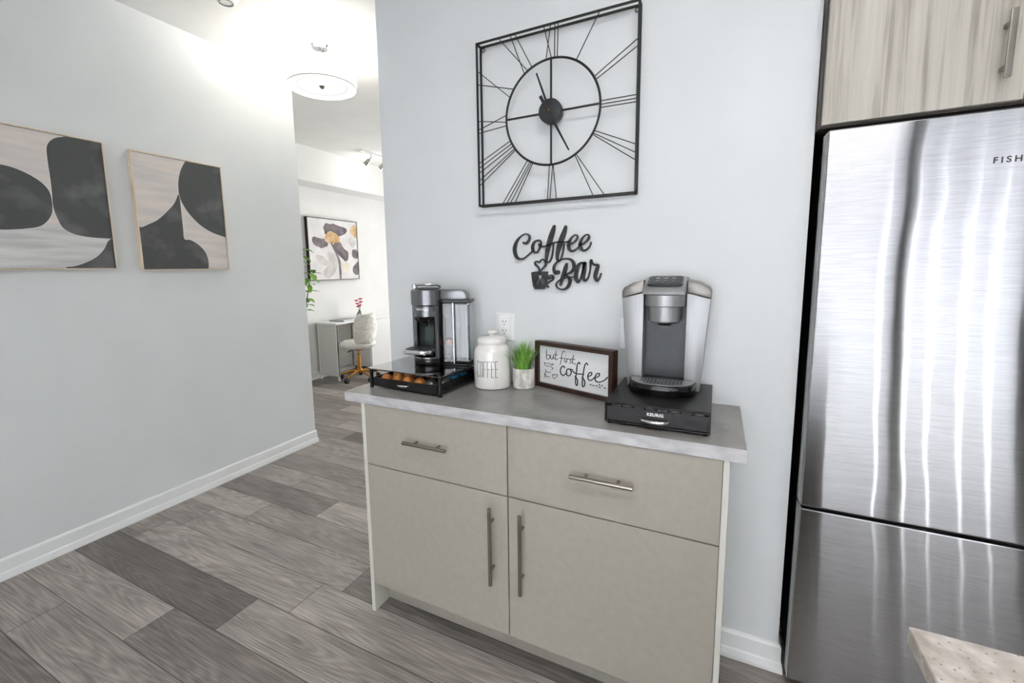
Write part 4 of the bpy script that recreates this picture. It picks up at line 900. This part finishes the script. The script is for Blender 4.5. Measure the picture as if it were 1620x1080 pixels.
# ================================================================== LEFT WALL PICTURES
M_canvas = noisy('pinkish_grey_brushed_paint', (222, 211, 204), (202, 198, 196), (1, 3, 26), .8, detail=6)
M_canvas2 = noisy('pale_grey_brushed_paint', (216, 215, 213), (188, 188, 187), (1, 3, 40), .8, detail=7)
M_darkp = noisy('charcoal_paint', (80, 82, 82), (116, 117, 117), (2, 7, 9), .85, detail=5, lo=.5, hi=.82)
M_line = mat('off_white_line', (226, 224, 220), .8)
def wall_art(y0, y1, z0, z1, shapes, label, name='abstract_painting'):
    t = thing(name, label, 'painting', (XL, (y0 + y1) / 2, (z0 + z1) / 2)); d = .035; w = .0055; yc, zc = (y0 + y1) / 2, (z0 + z1) / 2
    b = bmesh.new(); o_ = [(y0 - yc, z0 - zc), (y1 - yc, z0 - zc), (y1 - yc, z1 - zc), (y0 - yc, z1 - zc)]; i_ = [(o_[0][0] + w, o_[0][1] + w), (o_[1][0] - w, o_[1][1] + w), (o_[2][0] - w, o_[2][1] - w), (o_[3][0] + w, o_[3][1] - w)]
    A = [b.verts.new((d, q[0], q[1])) for q in o_]; B = [b.verts.new((d, q[0], q[1])) for q in i_]; A2 = [b.verts.new((.001, q[0], q[1])) for q in o_]; B2 = [b.verts.new((.001, q[0], q[1])) for q in i_]
    for i in range(4):
        j = (i + 1) % 4; b.faces.new((A[i], A[j], B[j], B[i])); b.faces.new((A[j], A[i], A2[i], A2[j])); b.faces.new((B[i], B[j], B2[j], B2[i])); b.faces.new((A2[i], B2[i], B2[j], A2[j]))
    bmesh.ops.recalc_face_normals(b, faces=b.faces[:]); link('frame', b, M_pillarwood, t)
    sh = []
    for pl, mi in shapes:
        p = catmull([(q[0] - yc, q[1] - zc) for q in pl], 4, True) if mi != 9 else [(q[0] - yc, q[1] - zc) for q in pl]
        if mi == 9: sh.append((p, 3)); continue
        sh.append((grow(p, .0022), 2)); 
        sh.append((p, mi))
    cv = painted((y0 - yc + w + .002, y1 - yc - w - .002, z0 - zc + w + .002, z1 - zc - w - .002), sh, 'canvas', [M_canvas, M_darkp, M_line, M_canvas2], t, lambda u, v: (d - .004, u, v))
wall_art(-.938, -.423, 1.434, 2.090, [([(-1.0, 1.40), (-1.0, 1.645), (-.80, 1.645), (-.66, 1.652), (-.60, 1.662), (-.55, 1.66), (-.42, 1.60), (-.40, 1.40)], 9), (A2, 1), (A1, 1), (A3, 1)], 'abstract painting with two rounded dark shapes in pale wood frame, nearer the camera')
wall_art(-.3055, .1965, 1.426, 2.082, [(B1, 1), (B2, 1)], 'abstract painting of dark arcs in a pale wood frame, nearer the hallway')

# ================================================================== HALL DRUM LAMP
def drum():
    t = thing('drum_ceiling_light', 'lit white drum ceiling light hanging in the hallway', 'ceiling light', (-1.044, .575, H))
    R = .216
    M_sh = emit('lit_white_shade', (255, 252, 246), 1.4); M_df = emit('lit_diffuser', (255, 253, 250), .55)
    link('ceiling_canopy', lathe([(0, -.0005), (.060, -.0005), (.062, -.010), (.050, -.024), (0, -.026)], 36), M_chrome, t, smooth=True)
    link('stem', tube([(0, 0, -.026), (0, 0, -.245)], .006, 10), M_chrome, t)
    link('shade', lathe([(R, -.262), (R, -.152), (R - .003, -.152), (R - .003, -.262)], 72), M_sh, t, smooth=True)
    link('shade_rim', lathe([(R - .0035, -.2625), (R + .001, -.2625), (R + .001, -.2585), (R - .0035, -.2585)], 72), M_nickel, t)
    df = link('diffuser', lathe([(0, -.252), (R - .006, -.252), (R - .006, -.248), (0, -.248)], 72), M_df, t)
    link('diffuser_ring', lathe([(R * .70, -.2535), (R * .72, -.2535), (R * .72, -.2522), (R * .70, -.2522)], 72), M_plate, df)
    link('finial', lathe([(0, -.270), (.008, -.268), (.018, -.258), (.020, -.2522), (0, -.2522)], 20), M_nickel, df, smooth=True)
    for k in range(3):
        a = k * 2 * PI / 3 + .3; p = (.10 * math.cos(a), .10 * math.sin(a)); link('bulb', lathe([(0, -.225), (.018, -.218), (.026, -.200), (.018, -.180), (0, -.170)], 20), emit('bulb_glow', (255, 246, 230), 25), t, smooth=True, loc=(p[0], p[1], 0))
drum()
point('hall_bulb_light', (-1.044, .575, H - .135), 13, .06, (1, .97, .92))
sd = thing('smoke_detector', 'round white smoke detector on the ceiling at the very top edge', 'smoke detector', (-1.075, -.022, H))
link('body', lathe([(0, -.030), (.040, -.030), (.052, -.020), (.060, -.001), (0, -.001)], 36), M_plate, sd, smooth=True); link('vent_ring', lathe([(.030, -.0325), (.036, -.0325), (.036, -.0302), (.030, -.0302)], 30), M_nickel, sd)

# ================================================================== STUDY BEYOND THE HALL
tk = thing('track_light', 'white ceiling track light with swivelling spot heads in the far room', 'track light', (-2.60, 2.95, H))
link('rail', box(-.016, .016, -.36, .75, -.020, -.0005, .002), M_plate, tk)
for y, nm in ((-.17, 0), (.10, 1), (.55, 2)):
    hd = link('spot_head', tube([(-.03, y, -.075), (-.09, y - .02, -.135)], [.020, .030], 18), M_nickel, tk, smooth=True)
    link('swivel_arm', tube([(0, y, -.020), (0, y, -.055), (-.03, y, -.075)], .006, 8), M_nickel, hd, smooth=True)
    link('lit_lens', tube([(-.0905, y - .0202, -.1355), (-.093, y - .021, -.138)], .026, 18), emit('spot_glow', (255, 250, 240), 9), hd)
point('track_glow', (-2.72, 2.9, H - .25), 1.6, .05, (1, .97, .92))

# flower picture on the far wall
def flower_art():
    y0, y1, z0, z1 = 2.345, 3.215, 1.285, 2.090; yc, zc = (y0 + y1) / 2, (z0 + z1) / 2; d = .045
    t = thing('flower_painting', 'watercolour flower painting in a thin black frame above the white desk', 'painting', (XF, yc, zc)); w = .009
    b = bmesh.new(); o_ = [(y0 - yc, z0 - zc), (y1 - yc, z0 - zc), (y1 - yc, z1 - zc), (y0 - yc, z1 - zc)]; i_ = [(o_[0][0] + w, o_[0][1] + w), (o_[1][0] - w, o_[1][1] + w), (o_[2][0] - w, o_[2][1] - w), (o_[3][0] + w, o_[3][1] - w)]
    A = [b.verts.new((d, q[0], q[1])) for q in o_]; B = [b.verts.new((d, q[0], q[1])) for q in i_]; A2_ = [b.verts.new((.001, q[0], q[1])) for q in o_]; B2_ = [b.verts.new((.001, q[0], q[1])) for q in i_]
    for i in range(4):
        j = (i + 1) % 4; b.faces.new((A[i], A[j], B[j], B[i])); b.faces.new((A[j], A[i], A2_[i], A2_[j])); b.faces.new((B[i], B[j], B2_[j], B2_[i])); b.faces.new((A2_[i], B2_[i], B2_[j], A2_[j]))
    bmesh.ops.recalc_face_normals(b, faces=b.faces[:]); link('frame', b, M_ink, t)
    ms = [noisy('watercolour_white', (240, 238, 236), (226, 222, 222), (1, 5, 5), .8), noisy('watercolour_plum', (96, 86, 92), (140, 130, 134), (1, 12, 12), .8), noisy('watercolour_ochre', (206, 160, 106), (228, 200, 164), (1, 14, 14), .8), noisy('watercolour_mist', (198, 195, 193), (222, 219, 216), (1, 9, 9), .8), noisy('watercolour_yellow', (232, 218, 190), (240, 232, 214), (1, 9, 9), .8)]
    sh = []
    order = ['grey1', 'grey2', 'grey3', 'grey4', 'gold3', 'purple1', 'purple2', 'purple3', 'purple4', 'purple5', 'gold2', 'gold1', 'stem']
    k = (y1 - y0) / (3.188 - 2.388)
    for nm in order:
        pl = [(y0 + (q[0] - 2.388) * k - yc, q[1] + .002 - zc) for q in FLOWER[nm]]
        rj = random.Random(nm); pl = [(q[0] + rj.uniform(-.009, .009) * (nm != 'stem'), q[1] + rj.uniform(-.009, .009) * (nm != 'stem')) for q in catmull(pl, 3, True)]
        mi = 1 if nm.startswith('purple') or nm == 'stem' else 2 if nm in ('gold1', 'gold2') else 4 if nm == 'gold3' else 3
        sh.append((pl, mi))
    painted((y0 - yc + w, y1 - yc - w, z0 - zc + w, z1 - zc - w), sh, 'canvas', ms, t, lambda u, v: (d - .004, u, v))
flower_art()

# desk
DX0, DX1, DY0, DY1 = -3.325, -2.955, 2.40, 3.45
dk = thing('writing_desk', 'white desk with perforated side panels against the far study wall', 'desk', ((DX0 + DX1) / 2, (DY0 + DY1) / 2, 0))
def D3(x, y): return x - (DX0 + DX1) / 2, y - (DY0 + DY1) / 2
def dbox(nm, x0, x1, y0, y1, z0, z1, m, bev=0, par=dk): a, c_ = D3(x0, y0); e, g = D3(x1, y1); return link(nm, box(a, e, c_, g, z0, z1, bev), m, par)
dbox('desk_top', DX0, DX1, DY0 - .02, DY1, .728, .750, M_plate, .003)
dbox('side_panel', DX0 + .02, DX1 - .015, DY0, DY0 + .018, .055, .727, M_perf)
for xx in (DX0 + .02, DX1 - .032): dbox('panel_post', xx, xx + .017, DY0 - .004, DY0 + .022, .0, .727, M_plate)
dbox('back_panel', DX0 + .002, DX0 + .018, DY0 + .03, DY1 - .46, .08, .72, M_perf)
cb = dbox('drawer_unit', DX0 + .02, DX1 - .02, DY1 - .44, DY1 - .01, .06, .7275, M_plate, .003)
dbox('unit_door', DX1 - .0195, DX1 - .006, DY1 - .437, DY1 - .013, .065, .715, M_plate, .002, dk)
dbox('unit_side_grille', DX0 + .03, DX1 - .03, DY1 - .447, DY1 - .4405, .08, .70, M_perf)
for xx in (DX0 + .05, DX1 - .05):
    for yy in (DY1 - .40, DY1 - .05):
        a, c_ = D3(xx, yy); link('caster', lathe([(0, 0), (.022, .004), (.024, .03), (.01, .0595), (0, .0595)], 14), M_charpl, dk, loc=(a, c_, 0))
# closed laptop and flowers on the desk
lp = thing('laptop', 'closed grey laptop lying on the white desk', 'laptop', (-3.13, 2.70, .7503), math.radians(8))
link('base', box(-.115, .115, -.165, .165, 0, .009, .003), noisy('laptop_grey', (150, 152, 156), (158, 160, 164), (9, 9, 9), .4, .5), lp); link('lid', box(-.115, .115, -.165, .165, .0095, .015, .002), MATS['laptop_grey'], lp)
vs = thing('flower_vase', 'small clear vase of magenta flowers standing on the white desk', 'vase', (-3.165, 3.03, .7503))
link('vase_body', lathe([(0, 0), (.030, 0), (.042, .02), (.044, .045), (.030, .075), (.014, .095), (.016, .110), (.013, .110), (.011, .096), (.026, .075), (.038, .045), (.036, .02), (0, .006)], 28), M_tank, vs, smooth=True)
M_stem = mat('stem_green', (74, 104, 52), .6); M_mag = noisy('magenta_petals', (206, 28, 92), (230, 60, 120), (30, 30, 30), .5)
rnd = random.Random(11)
for k in range(6):
    a = rnd.uniform(0, 2 * PI); h = .15 + .022 * k; r = rnd.uniform(.012, .04); p = Vector((r * math.cos(a), r * math.sin(a), h))
    stx = link('stem', tube([(0, 0, .01), (p.x * .2, p.y * .2, .10), (p.x, p.y, p.z)], .0018, 6), M_stem, vs)
    b = bmesh.new()
    for q in range(5):
        an = q * 2 * PI / 5; c_ = p + Vector((.014 * math.cos(an), .014 * math.sin(an), .003)); bmesh.ops.create_icosphere(b, subdivisions=1, radius=.018, matrix=Matrix.Translation(c_) @ Matrix.Diagonal((1, 1, .6, 1)))
    link('bloom', b, M_mag, stx, smooth=True)

# office chair
def chair():
    t = thing('office_chair', 'white fluffy swivel chair with a gold five-star base at the desk', 'chair', (-2.815, 2.60, 0), math.radians(-100))
    # local front = -y
    M_fur = noisy('white_fluffy_fabric', (240, 238, 232), (218, 214, 206), (60, 60, 60), .95, detail=8, bump=1.0)
    for k in range(5):
        a = k * 2 * PI / 5 + .25; c, s = math.cos(a), math.sin(a)
        b = tube([(0, 0, .115), (.08 * c, .08 * s, .112), (.20 * c, .20 * s, .082), (.245 * c, .245 * s, .064)], [.020, .017, .013, .011], 10); lg = link('base_leg', b, M_gold, t, smooth=True)
        b = tube([(.245 * c - .022 * s, .245 * s + .022 * c, .027), (.245 * c + .022 * s, .245 * s - .022 * c, .027)], .027, 16); link('caster', b, M_blackpl, lg, smooth=True)
    link('gas_column', lathe([(0, .09), (.032, .09), (.032, .15), (.024, .155), (.024, .33), (.016, .335), (.016, .40), (0, .40)], 24), M_gold, t, smooth=True)
    link('tilt_mechanism', box(-.07, .07, -.08, .08, .395, .418, .006), M_blackpl, t); link('tilt_lever', tube([(.06, 0, .405), (.17, .02, .385)], .007, 8), M_blackpl, t)
    rnd = random.Random(2)
    def fluffy(b, amt):
        for v in b.verts: v.co += v.normal * rnd.uniform(-amt * .3, amt)
        return b
    def cushion(f, n1, n2):
        b = bmesh.new(); g = [[b.verts.new(f(i / n1, j / n2)) for j in range(n2)] for i in range(n1 + 1)]
        for i in range(n1):
            for j in range(n2): b.faces.new((g[i][j], g[i + 1][j], g[i + 1][(j + 1) % n2], g[i][(j + 1) % n2]))
        b.faces.new(g[0][::-1]); b.faces.new(g[-1]); bmesh.ops.recalc_face_normals(b, faces=b.faces[:]); b.normal_update(); return b
    def seat(u, v):
        th = v * 2 * PI; r = math.sin(PI * (.04 + .92 * u)) ** .45; z = .465 - .045 * math.cos(PI * u); return (.225 * r * math.cos(th), .215 * r * math.sin(th), z + .0)
    link('seat', fluffy(cushion(seat, 12, 40), .012), M_fur, t, smooth=True)
    def back(u, v):
        th = v * 2 * PI; w = math.sin(PI * (.04 + .92 * v)); x = (u - .5) * 2; ww = .215 * (1 - .0 * u)
        zc = .50 + u * .36; hw = .175 * math.sin(PI * (.22 + .62 * u)) ** .6; return (hw * math.cos(th), .20 + .03 * u + .035 * math.sin(th) - .06 * (math.cos(th) ** 2) * (1 - .3 * u), zc)
    link('backrest', fluffy(cushion(back, 18, 32), .014), M_fur, t, smooth=True)
chair()

# leafy plant behind the end of the left wall
def tall_plant():
    bx, by = -2.56, 1.42
    t = thing('leafy_plant', 'green leafy branch of a tall plant peeking past the left wall', 'plant', (bx, by, 0))
    link('pot', lathe([(0, 0), (.11, 0), (.14, .28), (.15, .30), (.135, .30), (.125, .26), (0, .26)], 32), M_ceramic, t, smooth=True)
    link('soil', lathe([(0, .262), (.124, .262), (.124, .270), (0, .275)], 24), noisy('potting_soil', (60, 48, 38), (44, 34, 28), (90, 90, 90), .95), t)
    rnd = random.Random(21); M_leaf = noisy('leaf_green', (112, 172, 58), (146, 198, 84), (12, 12, 12), .4); M_trunk = mat('plant_trunk', (104, 86, 62), .8)
    def leaf(b, p, d, ln, w):
        d = d.normalized(); s = d.cross(Vector((0, 0, 1))).normalized(); n = s.cross(d).normalized(); P_ = []
        for k in range(6):
            f = k / 5; ww = w * math.sin(PI * min(.98, f * .92 + .04)) ** .8; c = p + d * ln * f - Vector((0, 0, 1)) * (.25 * ln * f * f)
            P_.append((b.verts.new(c - s * ww + n * ww * .25), b.verts.new(c), b.verts.new(c + s * ww + n * ww * .25)))
        for a, c in zip(P_, P_[1:]): b.faces.new((a[0], a[1], c[1], c[0])); b.faces.new((a[1], a[2], c[2], c[1]))
    for k, (dx, dy, top) in enumerate(((.0, 0, 1.70), (.12, .10, 1.64), (.17, .14, 1.42), (-.12, .05, 1.62))):
        pts = catmull([(dx * .1, dy * .1, .27), (dx * .3, dy * .3, .7), (dx * .7, dy * .7, top - .35), (dx, dy, top)], 6)
        st_ = link('stem', tube(pts, [.009 - .006 * i / len(pts) for i in range(len(pts))], 8), M_trunk, t, smooth=True)
        b = bmesh.new()
        for i in range(22):
            f = .62 + .38 * i / 21; q = Vector(pts[min(int(f * (len(pts) - 1)), len(pts) - 1)]); a = i * 2.4 + k; leaf(b, q, Vector((math.cos(a), math.sin(a), rnd.uniform(-.5, .5))), rnd.uniform(.085, .12), rnd.uniform(.024, .034))
        link('leaves', b, M_leaf, st_, smooth=True)
tall_plant()
